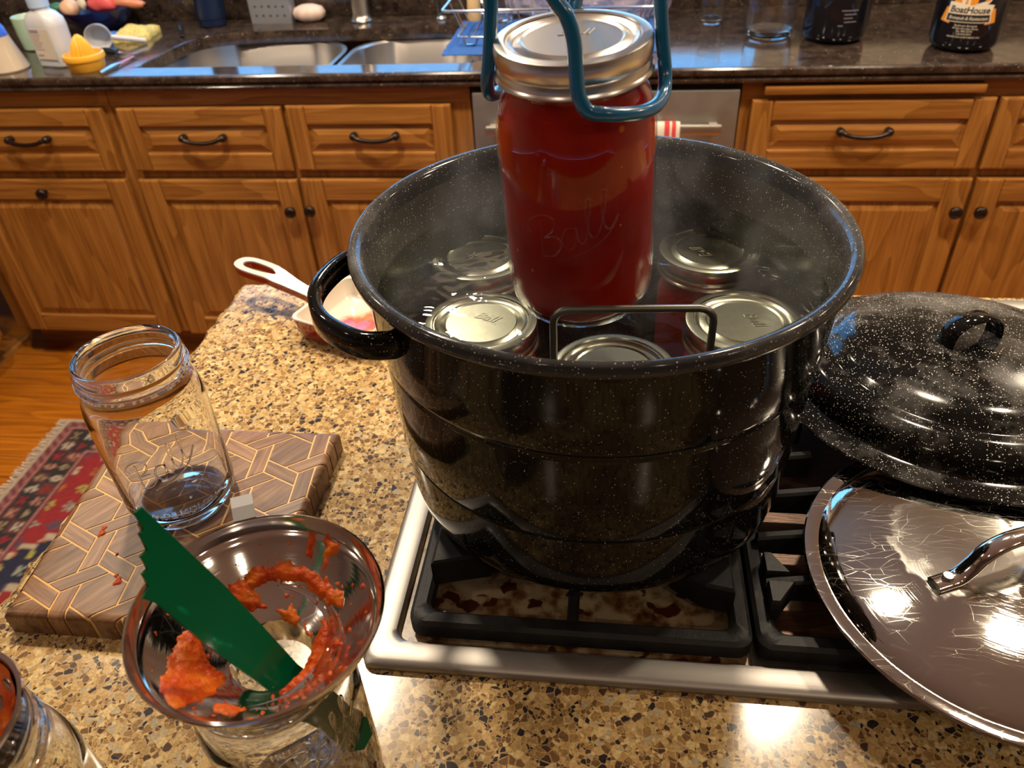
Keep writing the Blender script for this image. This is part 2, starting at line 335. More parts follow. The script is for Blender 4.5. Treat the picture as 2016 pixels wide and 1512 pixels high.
# ------------------------------------------------------------------ far base cabinets
CF = 1.452; DF = 1.43
def pull(name, par, x, z, w=.112):
    P = catmull([(x-w/2, CF-.022, z+.006), (x-w/2+.004, DF-.020, z+.006), (x-w*.30, DF-.026, z), (x, DF-.028, z-.003), (x+w*.30, DF-.026, z), (x+w/2-.004, DF-.020, z+.006), (x+w/2, CF-.022, z+.006)], 6)
    n = len(P); R = [.0058+.0032*abs(2*i/(n-1)-1)**3 for i in range(n)]
    V, F = tube_vf(P, R, 10)
    for s in (-1, 1):
        c = Vector((x+s*w/2, DF-.012, z+.006)); v2, f2 = lathe_vf([(0, -.014), (.007, -.012), (.0105, -.005), (.0105, .003), (.008, .010), (.008, .014)], 14); o = len(V)
        V += [Vector((c.x+a, c.y+q, c.z+b)) for a, b, q in v2]; F += [tuple(i+o for i in f) for f in f2]
    return mk(name, V, F, BRONZE, par, 50)
def knob(par, x, z, nx=0):
    V, F = lathe_vf([(.006, .0), (.006, -.010), (.008, -.013), (.0155, -.018), (.0165, -.023), (.0145, -.028), (.009, -.030), (.0075, -.0285), (0, -.0285)], 20)
    if nx: V = [(nx-b*0+q*-1*0+0, x+a, z+b) if False else (nx-q, x+a, z+b) for a, b, q in V]
    else: V = [(x+a, DF+q, z+b) for a, b, q in V]
    return mk('knob', V, F, BRONZE, par, 50)
def front(name, par, x0, x1, z0, z1, fwid=.062, hgrain=True, side=None):
    """raised-panel front: the object is the panel; stiles and rails are its children. side: build facing +x at that x"""
    def P(x, y, z): return (x, y, z) if side is None else (side-(y-DF), x, z)
    a, b = x0+fwid, x1-fwid; c, d = z0+fwid, z1-fwid; y0, y1 = CF-.003, DF
    rin = .020
    V, F = loft([[P(x, y0, z) for x, z in ((a, c), (b, c), (b, d), (a, d))], [P(x, y1+.009, z) for x, z in ((a, c), (b, c), (b, d), (a, d))], [P(x, y1+.009, z) for x, z in ((a+.005, c+.005), (b-.005, c+.005), (b-.005, d-.005), (a+.005, d-.005))], [P(x, y1+.002, z) for x, z in ((a+rin+.005, c+rin+.005), (b-rin-.005, c+rin+.005), (b-rin-.005, d-rin-.005), (a+rin+.005, d-rin-.005))]], cap0=True, cap1=True)
    gx = OAK[0] if side is None else OAK[1]
    pn = mk(name, V, F, gx if hgrain else OAK[2], par)
    e = .005
    def piece(nm, q, mat):
        xa, xb, za, zb = q
        V, F = loft([[P(x, y0, z) for x, z in ((xa, za), (xb, za), (xb, zb), (xa, zb))], [P(x, y1+e*.8, z) for x, z in ((xa, za), (xb, za), (xb, zb), (xa, zb))], [P(x, y1+.0012, z) for x, z in ((xa+.0015, za+.0015), (xb-.0015, za+.0015), (xb-.0015, zb-.0015), (xa+.0015, zb-.0015))], [P(x, y1, z) for x, z in ((xa+e, za+e), (xb-e, za+e), (xb-e, zb-e), (xa+e, zb-e))]], cap0=True, cap1=True)
        mk(nm, V, F, mat, pn)
    piece('stile', (x0, a, z0, z1), OAK[2]); piece('stile', (b, x1, z0, z1), OAK[2]); piece('rail', (a, b, z0, c), gx); piece('rail', (a, b, d, z1), gx)
    return pn
def carcass(par, x0, x1, zs=-.042, low=None):
    box('carcass', (x0, x1, CF+.014, 2.03, FZ+.105, low or zs), OAK[2], par); box('face_frame', (x0, x1, CF, CF+.0138, FZ+.105, -.0832), OAK[2], par)
    box('top_rail', (x0, x1, CF-.004, CF, -.083, zs), OAK[0], par); box('toe_kick', (x0, x1, CF+.075, 2.0, FZ, FZ+.105), OAK[0], par)
def cab(label, x0, x1, low=None):
    t = thing('base_cabinet', label, 'cabinet', (0, 0, 0), 0, 'oak base cabinets along the window wall'); carcass(t, x0, x1, -.042, low); return t
t = cab('oak base cabinet in the corner with a knobbed pull-out front below one drawer', -1.93, -1.331)
d = front('drawer', t, -1.875, -1.353, -.260, -.086, .048); pull('handle', d, -1.588, -.170)
d = front('door', t, -1.875, -1.353, -.802, -.285, .062, False); knob(d, -1.608, -.319)
t = cab('wide oak sink cabinet with two drawer fronts over a pair of doors', -1.329, -.352, -.26)
d = front('drawer', t, -1.308, -.851, -.259, -.086, .05); pull('handle', d, -1.079, -.168)
d = front('drawer', t, -.838, -.402, -.257, -.084, .05); pull('handle', d, -.606, -.165)
d = front('door', t, -1.314, -.850, -.802, -.285, .062, False); knob(d, -.878, -.370)
d = front('door', t, -.838, -.402, -.802, -.283, .062, False); knob(d, -.821, -.367)
t = cab('oak base cabinet beside the dishwasher with a pull-out board above its drawer', .316, 1.50)
box('pull_out_board', (.366, .862, CF-.030, CF, -.066, -.047), OAK[0], t, .002)
d = front('drawer', t, .342, .897, -.254, -.081, .05); pull('handle', d, .613, -.161)
d = front('drawer', t, .908, 1.46, -.254, -.081, .05)
d = front('door', t, .342, .900, -.802, -.279, .062, False); knob(d, .874, -.360)
d = front('door', t, .912, 1.46, -.802, -.279, .062, False); knob(d, .933, -.359)
t = thing('base_cabinet', 'oak base cabinet on the side wall, meeting the corner at right angles', 'cabinet', (0, 0, 0), 0, None)
box('carcass', (-2.5, -1.955, .3, 1.40, FZ+.105, -.042), OAK[2], t); box('toe_kick', (-2.5, -2.02, .3, 1.40, FZ, FZ+.105), OAK[1], t)
front('door', t, .80, 1.37, -.802, -.285, .062, False, side=-1.933); front('drawer', t, .80, 1.37, -.26, -.086, .05, True, side=-1.933)
front('door', t, .32, .78, -.802, -.285, .062, False, side=-1.933)
tt = struct(box('trim_1', (-2.03, -1.985, .3, 1.53, FZ, FZ+.016), OAK[1]))
# dishwasher
t = thing('dishwasher', 'stainless steel dishwasher with a bar handle set between oak cabinets', 'dishwasher')
box('tub', (-.350, .314, CF+.004, 2.0, FZ+.1, -.046), BLACKM, t)
box('door', (-.343, .309, DF-.004, CF+.01, -.80, -.054), brushed('dishwasher_steel', (.47, .45, .42), .36, False, .15), t, .003)
bm = bmesh.new(); boxbm(bm, -.31, .272, DF-.040, DF-.022, -.152, -.128, .005); boxbm(bm, -.30, -.28, DF-.024, DF, -.148, -.132); boxbm(bm, .242, .262, DF-.024, DF, -.148, -.132)
bmo('handle', bm, STEEL, t, 40); box('toe_panel', (-.343, .309, CF+.05, CF+.07, FZ, -.80), BLACKM, t)
def stripes():
    t = NT('red_striped_cotton'); x = t.n('SeparateXYZ', {0: t.obj()}).outputs[0]
    f = t.ramp(x, [(0, (0, 0, 0)), (.40, (0, 0, 0)), (.405, (1, 1, 1)), (.47, (1, 1, 1)), (.475, (0, 0, 0)), (.52, (0, 0, 0)), (.525, (1, 1, 1)), (.60, (1, 1, 1)), (.605, (0, 0, 0))], 'CONSTANT')
    return t
def towel():
    T = NT('red_striped_cotton'); x = T.n('SeparateXYZ', {0: T.obj()}).outputs[0]
    def band(a, b): return T.m('MULTIPLY', T.m('GREATER_THAN', x, a), T.m('LESS_THAN', x, b))
    f = T.m('ADD', band(.088, .101), band(.106, .116)); f = T.m('ADD', f, T.m('ADD', band(-.116, -.106), band(-.101, -.088)))
    T.p(col=T.mix(f, (.62, .56, .47), (.55, .03, .03)), rough=.9, nrm=T.bump(T.noise(T.obj(), 600, 2).outputs[0], .0006, .5))
    path = [(DF-.017, -.38), (DF-.018, -.25), (DF-.019, -.155), (DF-.022, -.128), (DF-.031, -.122), (DF-.043, -.128), (DF-.048, -.16), (DF-.049, -.25), (DF-.050, -.42)]
    V = []; F = []; nx = 24; hw = .125
    P = catmull([(0, a, b) for a, b in path], 3)
    for layer in (0, 1):
        for i, p in enumerate(P):
            for j in range(nx+1):
                x = -hw+2*hw*j/nx; w = .0025*sin(j*1.1)+.0015*sin(j*2.3+i*.3)
                V.append((x, p.y-(w+layer*.003)*(1 if i > len(P)/2 else .2), p.z-(0 if 6 < i < 16 else 0)+layer*.0025*(1 if 8 < i < 15 else 0)))
        o = layer*len(P)*(nx+1)
        for i in range(len(P)-1):
            for j in range(nx): q = o+i*(nx+1)+j; F.append((q, q+1, q+nx+2, q+nx+1))
    o = mk('dish_towel', V, F, T.mat, None, 60); o.location = (.045, 0, 0)
    tag(o, 'off-white dish towel with red stripes hanging over the dishwasher handle', 'towel')
towel()
# ------------------------------------------------------------------ far countertop and sink
def polyfill(bm, outer, holes, z):
    es = []
    for lp in [outer]+holes:
        vs_ = [bm.verts.new((x, y, z)) for x, y in lp]; es += [bm.edges.new((vs_[i], vs_[(i+1) % len(vs_)])) for i in range(len(vs_))]
    bmesh.ops.triangle_fill(bm, use_beauty=True, use_dissolve=False, edges=es)
SINK = [(p.x, p.y) for p in catmull([(-1.242, 1.497, 0), (-.8, 1.494, 0), (-.372, 1.496, 0), (-.355, 1.53, 0), (-.352, 1.76, 0), (-.40, 1.865, 0), (-.52, 1.888, 0), (-.76, 1.876, 0), (-1.02, 1.874, 0), (-1.17, 1.842, 0), (-1.236, 1.765, 0), (-1.252, 1.62, 0), (-1.252, 1.515, 0)], 6, True)]
def sharp(L): return L
bm = bmesh.new(); OUT = [(-3.0, 1.424), (1.6, 1.424), (1.6, 2.05), (-3.0, 2.05)]
polyfill(bm, OUT, [SINK], 0)
bmesh.ops.recalc_face_normals(bm, faces=bm.faces)
if sum(f.normal.z for f in bm.faces) < 0: bmesh.ops.reverse_faces(bm, faces=bm.faces)
top = bm
me = bpy.data.meshes.new('x'); top.to_mesh(me); top.free()
V = [v.co.copy() for v in me.vertices]; F = [tuple(p.vertices) for p in me.polygons]; bpy.data.meshes.remove(me)
rim = []
n0 = len(SINK)
loft([[(x, y, 0) for x, y in SINK], [(x+(-.762-x)*.004, y+(1.69-y)*.006, -.003) for x, y in SINK], [(x+(-.762-x)*.004, y+(1.69-y)*.006, -.034) for x, y in SINK]], V, F)
# front nosing (double ogee), sides, underside
nos = [(1.424, 0), (1.419, -.0012), (1.4155, -.005), (1.4150, -.012), (1.4165, -.018), (1.421, -.021), (1.4235, -.023), (1.421, -.026), (1.419, -.030), (1.421, -.036), (1.427, -.0395), (1.50, -.04)]
o = len(V)
for y, z in nos: V += [(-3.0, y, z), (1.6, y, z)]
for i in range(len(nos)-1): F.append((o+2*i, o+2*i+1, o+2*i+3, o+2*i+2))
q = len(V); V += [(-3.0, 2.05, -.04), (1.6, 2.05, -.04), (-3.0, 2.05, 0), (1.6, 2.05, 0)]; F.append((q, q+1, q+3, q+2))
for k_ in (0, 1): F.append(tuple([o+2*i+k_ for i in range(len(nos))]+[q+k_, q+2+k_]))
ctop = tag(mk('kitchen_countertop', V, F, GRANITE, None, 30), 'dark brown speckled granite countertop with sink cut-out below the window', 'countertop')
tag(box('backsplash', (-3.0, 1.6, 2.03, 2.058, .0005, .112), GRANITE, None, .002), 'low dark granite backsplash strip standing under the window', 'backsplash')
t = thing('kitchen_sink', 'undermounted stainless double-bowl sink in the dark granite countertop', 'sink')
def bowl(name, x0, x1, y0, y1, r, zb):
    rings = [[(x, y, -.036) for x, y in rrect(x0-.012, x1+.012, y0-.012, y1+.012, r+.01, 10)], [(x, y, -.036) for x, y in rrect(x0, x1, y0, y1, r, 10)], [(x, y, -.041) for x, y in rrect(x0+.004, x1-.004, y0+.004, y1-.004, r, 10)], [(x, y, zb+.03) for x, y in rrect(x0+.012, x1-.012, y0+.012, y1-.012, r, 10)], [(x, y, zb+.008) for x, y in rrect(x0+.022, x1-.022, y0+.022, y1-.022, r*.9, 10)], [(x, y, zb) for x, y in rrect(x0+.045, x1-.045, y0+.045, y1-.045, r*.75, 10)]]
    V, F = loft(rings, cap1=True); b = mk(name, V, F, STEEL_SINK, t, 40)
    lathe('drain', [(0, zb+.002), (.03, zb+.002), (.042, zb+.003), (.043, zb+.0005)], MIRROR, b, 24).location = ((x0+x1)/2, (y0+y1)/2, 0)
bowl('bowl', -1.262, -.772, 1.482, 1.90, .15, -.225); bowl('bowl', -.736, -.372, 1.482, 1.90, .13, -.20)
# ------------------------------------------------------------------ things on the far countertop
t = thing('citrus_juicer', 'yellow plastic hand juicer with ribbed cone at the granite edge', 'juicer', (-1.385, 1.492, 0))
YEL = plain('yellow_plastic', (.80, .40, .035), .32)
lathe('bowl', [(0, .0), (.042, 0), (.045, .004), (.049, .026), (.052, .028), (.053, .034), (.051, .041), (.047, .042), (.044, .030), (0, .029)], YEL, t, 40)
V, F = lathe_vf([(.028, .029), (.0275, .040), (.022, .062), (.012, .080), (.004, .087), (0, .088)], 64, wob=lambda a, z: 1+.09*sin(16*a)); mk('reamer', V, F, YEL, t, 60)
t = thing('plastic_bottle', 'clear white plastic bottle with pale blue cap and printed panel', 'bottle', (-1.497, 1.545, 0), radians(-14))
FROST = plain('milky_plastic', (.70, .70, .72), .3, trans=.25)
def flat(z, a, b, r): return [(x, y, z) for x, y in rrect(-a, a, -b, b, r, 6)]
V, F = loft([flat(0, .045, .028, .02), flat(.004, .05, .032, .024), flat(.10, .052, .034, .024), flat(.118, .050, .032, .024), flat(.132, .036, .026, .02), flat(.138, .024, .022, .0195), flat(.146, .022, .022, .0215)], cap0=True, cap1=True); mk('body', V, F, FROST, t, 40)
lathe('cap', [(0, .146), (.026, .146), (.0265, .168), (.024, .170), (0, .170)], plain('pale_blue_plastic', (.42, .56, .78), .35), t, 28)
box('label', (-.030, .036, -.0347, -.0338, .022, .098), plain('clear_label', (.62, .55, .45), .4), t)
LBL = plain('label_print', (.30, .25, .30), .6)
bm = bmesh.new(); boxbm(bm, -.028, .002, -.0352, -.0346, .088, .096)
for k in range(7): boxbm(bm, -.028, .004-.004*(k % 3), -.0352, -.0346, .082-k*.006, .0835-k*.006)
boxbm(bm, -.026, -.006, -.0352, -.0346, .030, .034)
bmo('print', bm, LBL, t)
t = thing('soap_bottle', 'flared bottle of beige liquid with a bright blue neck', 'bottle', (-1.628, 1.505, 0))
lathe('body', [(0, 0), (.055, 0), (.057, .004), (.043, .05), (.035, .078), (.034, .085), (0, .085)], plain('beige_liquid', (.50, .41, .31), .2), t, 40)
lathe('neck', [(.034, .086), (.030, .105), (.022, .118), (.020, .124), (0, .124)], plain('bright_blue_plastic', (.03, .11, .62), .25), t, 32)
t = thing('squeeze_bottle', 'lime green squeeze bottle at the edge of the clutter by the mug', 'bottle', (-1.79, 1.66, 0))
lathe('body', [(0, 0), (.036, 0), (.038, .006), (.038, .06), (.03, .085), (.030, .10), (.022, .13), (.010, .142), (0, .143)], plain('lime_plastic', (.42, .55, .05), .35), t, 32)
t = thing('mug', 'pale green ceramic mug behind the white plastic bottle', 'mug', (-1.675, 1.72, 0))
MUG = plain('pale_green_glaze', (.42, .56, .43), .2)
lathe('body', [(0, .003), (.030, 0), (.036, .004), (.040, .04), (.042, .088), (.040, .090), (.038, .087), (.036, .03), (.026, .012), (0, .010)], MUG, t, 40)
tube('handle', catmull([(.03, -.026, .074), (.043, -.043, .072), (.050, -.052, .048), (.042, -.044, .022), (.028, -.026, .018)], 6), .006, plain('cream_glaze', (.70, .66, .55), .25), t)
t = thing('serving_bowl', 'deep navy bowl piled with fruit against the backsplash', 'bowl', (-1.575, 1.915, 0))
lathe('body', [(0, .006), (.040, 0), (.05, .006), (.085, .035), (.108, .066), (.110, .070), (.106, .069), (.08, .04), (.045, .014), (0, .012)], plain('navy_glaze', (.012, .014, .07), .12), t, 48, wob=lambda a, z: 1+.06*cos(2*a))
def lump(name, label, cat, loc, r, sq, col, amp=.12, seed=0, group=None, rough=.35):
    bm = bmesh.new(); bmesh.ops.create_icosphere(bm, subdivisions=3, radius=1)
    for v in bm.verts:
        k = 1+amp*noise.noise(v.co*1.7+Vector((seed, 0, 0))); v.co = Vector((v.co.x*k*r*sq[0], v.co.y*k*r*sq[1], v.co.z*k*r*sq[2]))
    o = bmo(name, bm, plain(name+'_skin', col, rough) if isinstance(col, tuple) else col, None, 80); o.location = loc; return tag(o, label, cat, group)
lump('peach', 'pale peach half buried at the near end of the navy bowl', 'fruit', (-1.645, 1.89, .072), .030, (1, 1, .9), (.75, .45, .28))
lump('watermelon_chunk', 'pink watermelon chunk heaped in the middle of the navy bowl', 'fruit', (-1.545, 1.905, .082), .036, (1.2, .8, .8), (.75, .11, .11), .3, 4)
lump('dark_fig', 'dark purple fig behind the peach in the navy bowl', 'fruit', (-1.60, 1.935, .085), .030, (1, 1, 1), (.035, .018, .022), .15, 7)
lump('garlic_clove', 'small cream garlic clove beside the watermelon in the bowl', 'garlic', (-1.592, 1.872, .088), .016, (.8, .8, 1.2), (.7, .62, .45), .2, 2)
o = lump('carrot', 'long orange carrot lying along the far rim of the navy bowl', 'vegetable', (-1.475, 1.915, .080), .022, (2.6, .75, .7), (.62, .22, .12), .2, 11); o.rotation_euler = (0, .12, .1)
lump('green_pepper', 'small dark green pepper peeking beside the peach', 'vegetable', (-1.700, 1.90, .072), .019, (1.3, 1, .8), (.03, .16, .09), .2, 3)
lump('red_scrubber', 'fuzzy red ball leaning on the near side of the navy bowl', 'scrubber', (-1.655, 1.80, .031), .031, (.95, .95, 1), (.50, .02, .035), .16, 5, rough=.9)
t = thing('measuring_scoop', 'translucent white scoop lying on its side behind the juicer', 'scoop', (-1.46, 1.70, .0), radians(22))
V, F = lathe_vf([(0, -.03), (.024, -.028), (.032, -.012), (.036, .014), (.0345, .014), (.030, -.011), (.022, -.025), (0, -.027)], 32); mk('cup', [(x, -z, y+.034) for x, y, z in V], F, FROST, t, 40)
tube('handle', [(.030, .0, .030), (.07, .005, .020), (.12, .01, .008)], .007, FROST, t)
def cloth(name, label, cat, loc, sx, sy, h, col, seed, rz=0, rough=.9, amp=.01, n=18):
    V = []; F = []
    for L in (0, 1):
        for i in range(n+1):
            for j in range(n+1):
                x = (i/n-.5)*sx; y = (j/n-.5)*sy; ed = min(i, j, n-i, n-j)/n
                q = noise.noise(Vector((x*22+seed, y*22, 0))); z = 0 if L == 0 else h*(.55+.45*min(1, ed*5))+amp*q
                wx = .006*noise.noise(Vector((y*40, seed, 0))); V.append((x+wx, y+wx, max(z, .0006*L)))
        o = L*(n+1)**2
        for i in range(n):
            for j in range(n): a = o+i*(n+1)+j; F.append((a, a+n+1, a+n+2, a+1))
    m_ = (n+1)**2
    B = [i*(n+1) for i in range(n+1)]+[n*(n+1)+j for j in range(1, n+1)]+[i*(n+1)+n for i in range(n-1, -1, -1)]+[j for j in range(n-1, 0, -1)]
    for k in range(len(B)): a, b = B[k], B[(k+1) % len(B)]; F.append((a, b, b+m_, a+m_))
    o = mk(name, V, F, col if not isinstance(col, tuple) else plain(name+'_fabric', col, rough), None, 60); o.location = loc; o.rotation_euler = (0, 0, rz); return tag(o, label, cat)
def spongem():
    t = NT('yellow_sponge'); n = t.n('TexVoronoi', {'Vector': t.obj(), 'Scale': 160}).outputs['Distance']
    t.p(col=t.ramp(n, [(.1, (.42, .30, .06)), (.5, (.66, .53, .17))]), rough=.95, nrm=t.bump(n, .003, .8)); return t.mat
cloth('cellulose_sponge', 'curled yellow sponge lying beside the blue cloth', 'sponge', (-1.425, 1.835, 0), .105, .12, .026, spongem(), 3, radians(8), amp=.014)
cloth('dish_cloth', 'crumpled bright blue cloth between the scoop and the yellow sponge', 'cloth', (-1.508, 1.795, 0), .062, .09, .022, (.05, .19, .60), 8, .3, amp=.016)
def knife(name, label, cat, a, b, hl, rh, hm, wb, z=.006):
    a, b = Vector(a), Vector(b); d = (b-a); L = d.length; t = thing(name, label, cat, a, atan2(d.y, d.x))
    tube('handle', [(0, 0, z), (hl*.3, 0, z+.001), (hl*.7, 0, z+.001), (hl, 0, z)], [rh*.8, rh, rh, rh*.7], hm, t)
    V, F = prism_vf([(hl, -wb*.5), (L*.94, -wb*.45), (L, wb*.35), (L*.97, wb*.5), (hl, wb*.5)], z-.001, z+.001); mk('blade', V, F, MIRROR, t); return t
BLK = plain('black_plastic', (.012, .012, .014), .35)
knife('paring_knife', 'small knife with a black handle lying behind the juicer', 'knife', (-1.43, 1.645, 0), (-1.30, 1.60, 0), .06, .009, BLK, .014, .009)
knife('butter_knife', 'slim steel table knife lying out to the granite edge', 'knife', (-1.315, 1.432, 0), (-1.305, 1.60, 0), .085, .0055, MIRROR, .014)
knife('kitchen_knife', 'dark handled knife resting at the far rim of the sink', 'knife', (-1.345, 1.955, 0), (-1.262, 1.80, 0), .11, .007, BLK, .016, .008)
t = thing('water_bottle', 'dark navy metal bottle standing behind the sink', 'bottle', (-1.235, 1.96, 0))
lathe('body', [(0, 0), (.038, 0), (.042, .004), (.042, .022), (.044, .024), (.044, .05), (.040, .10), (.040, .19), (.03, .22), (0, .22)], plain('navy_metal', (.006, .014, .045), .3), t, 40)
t = thing('utensil_caddy', 'perforated steel utensil caddy standing behind the sink', 'caddy', (-1.045, 1.985, 0), radians(-4))
bm = bmesh.new(); holes = []
for i in range(5):
    for j in range(4): holes.append([(-.046+.023*i+.0042*cos(a*pi/4), .022+.026*j+.0042*sin(a*pi/4)) for a in range(8)])
polyfill(bm, [(-.066, 0), (.066, 0), (.066, .13), (-.066, .13)], holes, 0)
bmesh.ops.rotate(bm, verts=bm.verts, matrix=Matrix.Rotation(pi/2, 3, 'X')); ex = bmesh.ops.extrude_face_region(bm, geom=bm.faces[:])
bmesh.ops.translate(bm, verts=[e for e in ex['geom'] if isinstance(e, bmesh.types.BMVert)], vec=(0, .002, 0)); bmesh.ops.translate(bm, verts=bm.verts, vec=(0, -.022, 0))
STL2 = plain('grey_satin_metal', (.42, .44, .48), .4, .7)
bmo('front_plate', bm, STL2, t); bm = bmesh.new()
boxbm(bm, -.066, -.064, -.02, .022, 0, .13); boxbm(bm, .064, .066, -.02, .022, 0, .13); boxbm(bm, -.064, .064, .020, .022, 0, .13); boxbm(bm, -.064, .064, -.02, .02, 0, .002); bmo('shell', bm, STL2, t)
def bulb():
    V, F = lathe_vf([(0, .004), (.018, 0), (.033, .012), (.036, .026), (.030, .040), (.016, .047), (.006, .0475), (0, .046)], 40, wob=lambda a, z: 1+.10*abs(sin(4*a)))
    o = mk('garlic_bulb', [(x*1.3, y, z) for x, y, z in V], F, plain('garlic_skin', (.66, .50, .42), .45), None, 60); o.location = (-.93, 1.985, 0); tag(o, 'pinkish garlic bulb beside the perforated caddy', 'garlic')
bulb()
t = thing('kitchen_faucet', 'brushed nickel faucet base standing behind the double sink', 'faucet', (-.763, 1.975, 0))
NIK = plain('brushed_nickel', (.52, .48, .42), .3, 1.0)
lathe('base', [(0, 0), (.034, 0), (.036, .004), (.030, .010), (.026, .020), (.025, .17), (.02, .185), (0, .187)], NIK, t, 36)
tube('spout', catmull([(0, 0, .16), (0, -.005, .26), (0, -.07, .33), (0, -.15, .31), (0, -.17, .24)], 6), .014, NIK, t, 14)
tube('lever', [(.02, 0, .085), (.055, 0, .092), (.10, -.01, .10)], [.009, .008, .006], NIK, t)
t = thing('soap_dispenser', 'small clear glass dispenser on a metal foot behind the sink', 'dispenser', (-.515, 1.975, 0))
lathe('foot', [(0, 0), (.017, 0), (.018, .004), (.012, .010), (0, .010)], TIN, t, 24); lathe('glass_body', [(0, .010), (.014, .010), (.017, .014), (.016, .075), (.010, .085), (0, .085)], THIN, t, 24)
t = thing('dish_rack', 'chrome wire dish rack on a blue towel beside the sink', 'rack', (-.16, 1.755, 0))
CHR = plain('chrome_wire', (.75, .74, .72), .14, 1.0)
def rect3(x, y, z, r=.02): return [(a, b, z) for a, b in rrect(-x, x, -y, y, r, 4)]
tube('top_wire', rect3(.275, .165, .100), .0034, CHR, t, 8, True); tube('bottom_wire', rect3(.245, .135, .030), .003, CHR, t, 8, True)
for i in range(7):
    x = -.21+i*.07
    tube('basket_wire', catmull([(x*1.12, -.165, .100), (x, -.138, .03), (x, 0, .026), (x, .138, .03), (x*1.12, .165, .100)], 4), .002, CHR, t, 6)
for sx in (-1, 1):
    tube('foot_wire', [(sx*.235, -.115, .03), (sx*.225, -.12, .008), (sx*.20, -.12, .008), (sx*.19, -.115, .03)], .0028, CHR, t, 6)
    tube('end_wire', [(sx*.275, -.05, .100), (sx*.245, -.05, .03)], .002, CHR, t, 6); tube('end_wire', [(sx*.275, .06, .100), (sx*.245, .06, .03)], .002, CHR, t, 6)
cloth('drying_towel', 'blue towel spread under the chrome dish rack', 'towel', (-.16, 1.745, 0), .56, .37, .005, (.02, .09, .30), 21, 0, amp=.002, n=24)
t = thing('drinking_tumbler', 'clear tumbler standing inside the chrome dish rack', 'glass', (-.31, 1.79, .030))
lathe('body', [(0, .002), (.030, 0), (.033, .003), (.040, .12), (.0385, .12), (.031, .010), (0, .008)], GLASS, t, 36)
t = thing('wicker_brush', 'straw coloured brush standing in the corner of the dish rack', 'brush', (-.385, 1.80, .032)); 
lathe('bristles', [(0, 0), (.016, 0), (.019, .01), (.016, .07), (.008, .10), (0, .10)], plain('straw', (.62, .42, .20), .8), t, 20, wob=lambda a, z: 1+.1*sin(9*a+z*300))
def bagm():
    t = NT('clear_plastic_film'); tr = t.n('BsdfTransparent', {0: (.82, .80, .88)}); gl = t.n('BsdfGlossy', {0: (1, 1, 1), 'Roughness': .12}); df = t.n('BsdfDiffuse', {0: (.55, .50, .60)})
    a = t.n('MixShader', {0: .45, 1: tr.outputs[0], 2: df.outputs[0]}); b = t.n('MixShader', {0: t.m('ADD', t.n('Fresnel', {'IOR': t.m('ADD', t.m('MULTIPLY', t.n('NewGeometry').outputs['Backfacing'], 1/1.5-1.5), 1.5)}).outputs[0], .12), 1: a.outputs[0], 2: gl.outputs[0]}); t.t.links.new(b.outputs[0], t.out.inputs[0]); return t.mat
BAG = bagm()
def bag(label, loc, r, sq, seed):
    bm = bmesh.new(); bmesh.ops.create_icosphere(bm, subdivisions=5, radius=1)
    for v in bm.verts:
        c = v.co.copy(); k = 1+.30*noise.noise(c*2.2+Vector((seed, 1, 2)))+.14*abs(noise.noise(c*6+Vector((seed, 5, 0)))); v.co = Vector((c.x*k*r*sq[0], c.y*k*r*sq[1], max(-r*sq[2]*.85, c.z*k*r*sq[2])))
    t = thing('plastic_bag', label, 'bag', loc); o = bmo('film', bm, BAG, t, 25)
    V, F = tube_vf(catmull([(-r*sq[0]*.8, -r*sq[1]*.75, r*.2), (-r*.2, -r*sq[1]*1.0, r*.45), (r*.5, -r*sq[1]*1.0, r*.35), (r*sq[0]*.85, -r*sq[1]*.6, r*.5)], 6), .0035, 8); mk('zip_strip', V, F, plain('magenta_zip%d' % seed, (.50, .05, .34), .4), t, 50)
bag('crumpled clear freezer bag with a magenta zip beside the drinking glass', (.045, 1.93, .066), .08, (1.45, .75, .95), 3)
bag('clear crumpled plastic bag lying behind the dish rack', (-.22, 1.983, .050), .056, (1.3, .62, 1.0), 9)
t = thing('drinking_glass', 'small clear drinking glass against the backsplash', 'glass', (.272, 1.872, 0))
lathe('body', [(0, .001), (.028, 0), (.031, .003), (.035, .11), (.0335, .11), (.0285, .012), (0, .010)], GLASS, t, 40)
t = thing('glass_carafe', 'large clear empty glass jar beside the dark bottle', 'jar', (.404, 1.70, 0))
lathe('body', [(0, .004), (.045, 0), (.055, .006), (.060, .022), (.063, .06), (.064, .16), (.05, .19), (.045, .20), (.042, .2), (.047, .187), (.061, .158), (.060, .06), (.056, .022), (.045, .010), (0, .012)], GLASS, t, 48)
def growler(label, loc):
    t = thing('glass_growler', label, 'bottle', loc, 0, None)
    lathe('body', [(0, .004), (.050, 0), (.066, .004), (.074, .012), (.077, .024), (.077, .165), (.070, .19), (.045, .225), (.024, .245), (.02, .27), (.021, .278), (0, .278)], GROW, t, 64); 
    tube('handle', catmull([(.02, .02, .255), (.035, .035, .262), (.042, .042, .24), (.036, .036, .225)], 5), .005, GROW, t); return t
GROW = plain('near_black_amber_glass', (.006, .006, .009), .05, spec=.6)
g1 = growler('plain dark beer growler with faint print, beside the empty glass jar', (.557, 1.662, 0))
g2 = growler('dark beer growler with an orange and white boathouse emblem', (.834, 1.566, 0))
ink = lambda n, c: plain(n, c, .5)
CRM, ORG, BLKI, FNT = ink('label_cream', (.74, .67, .53), ), ink('label_orange', (.72, .27, .02)), ink('label_black', (.015, .012, .012)), ink('faint_print', (.17, .16, .2))
RG = .0774
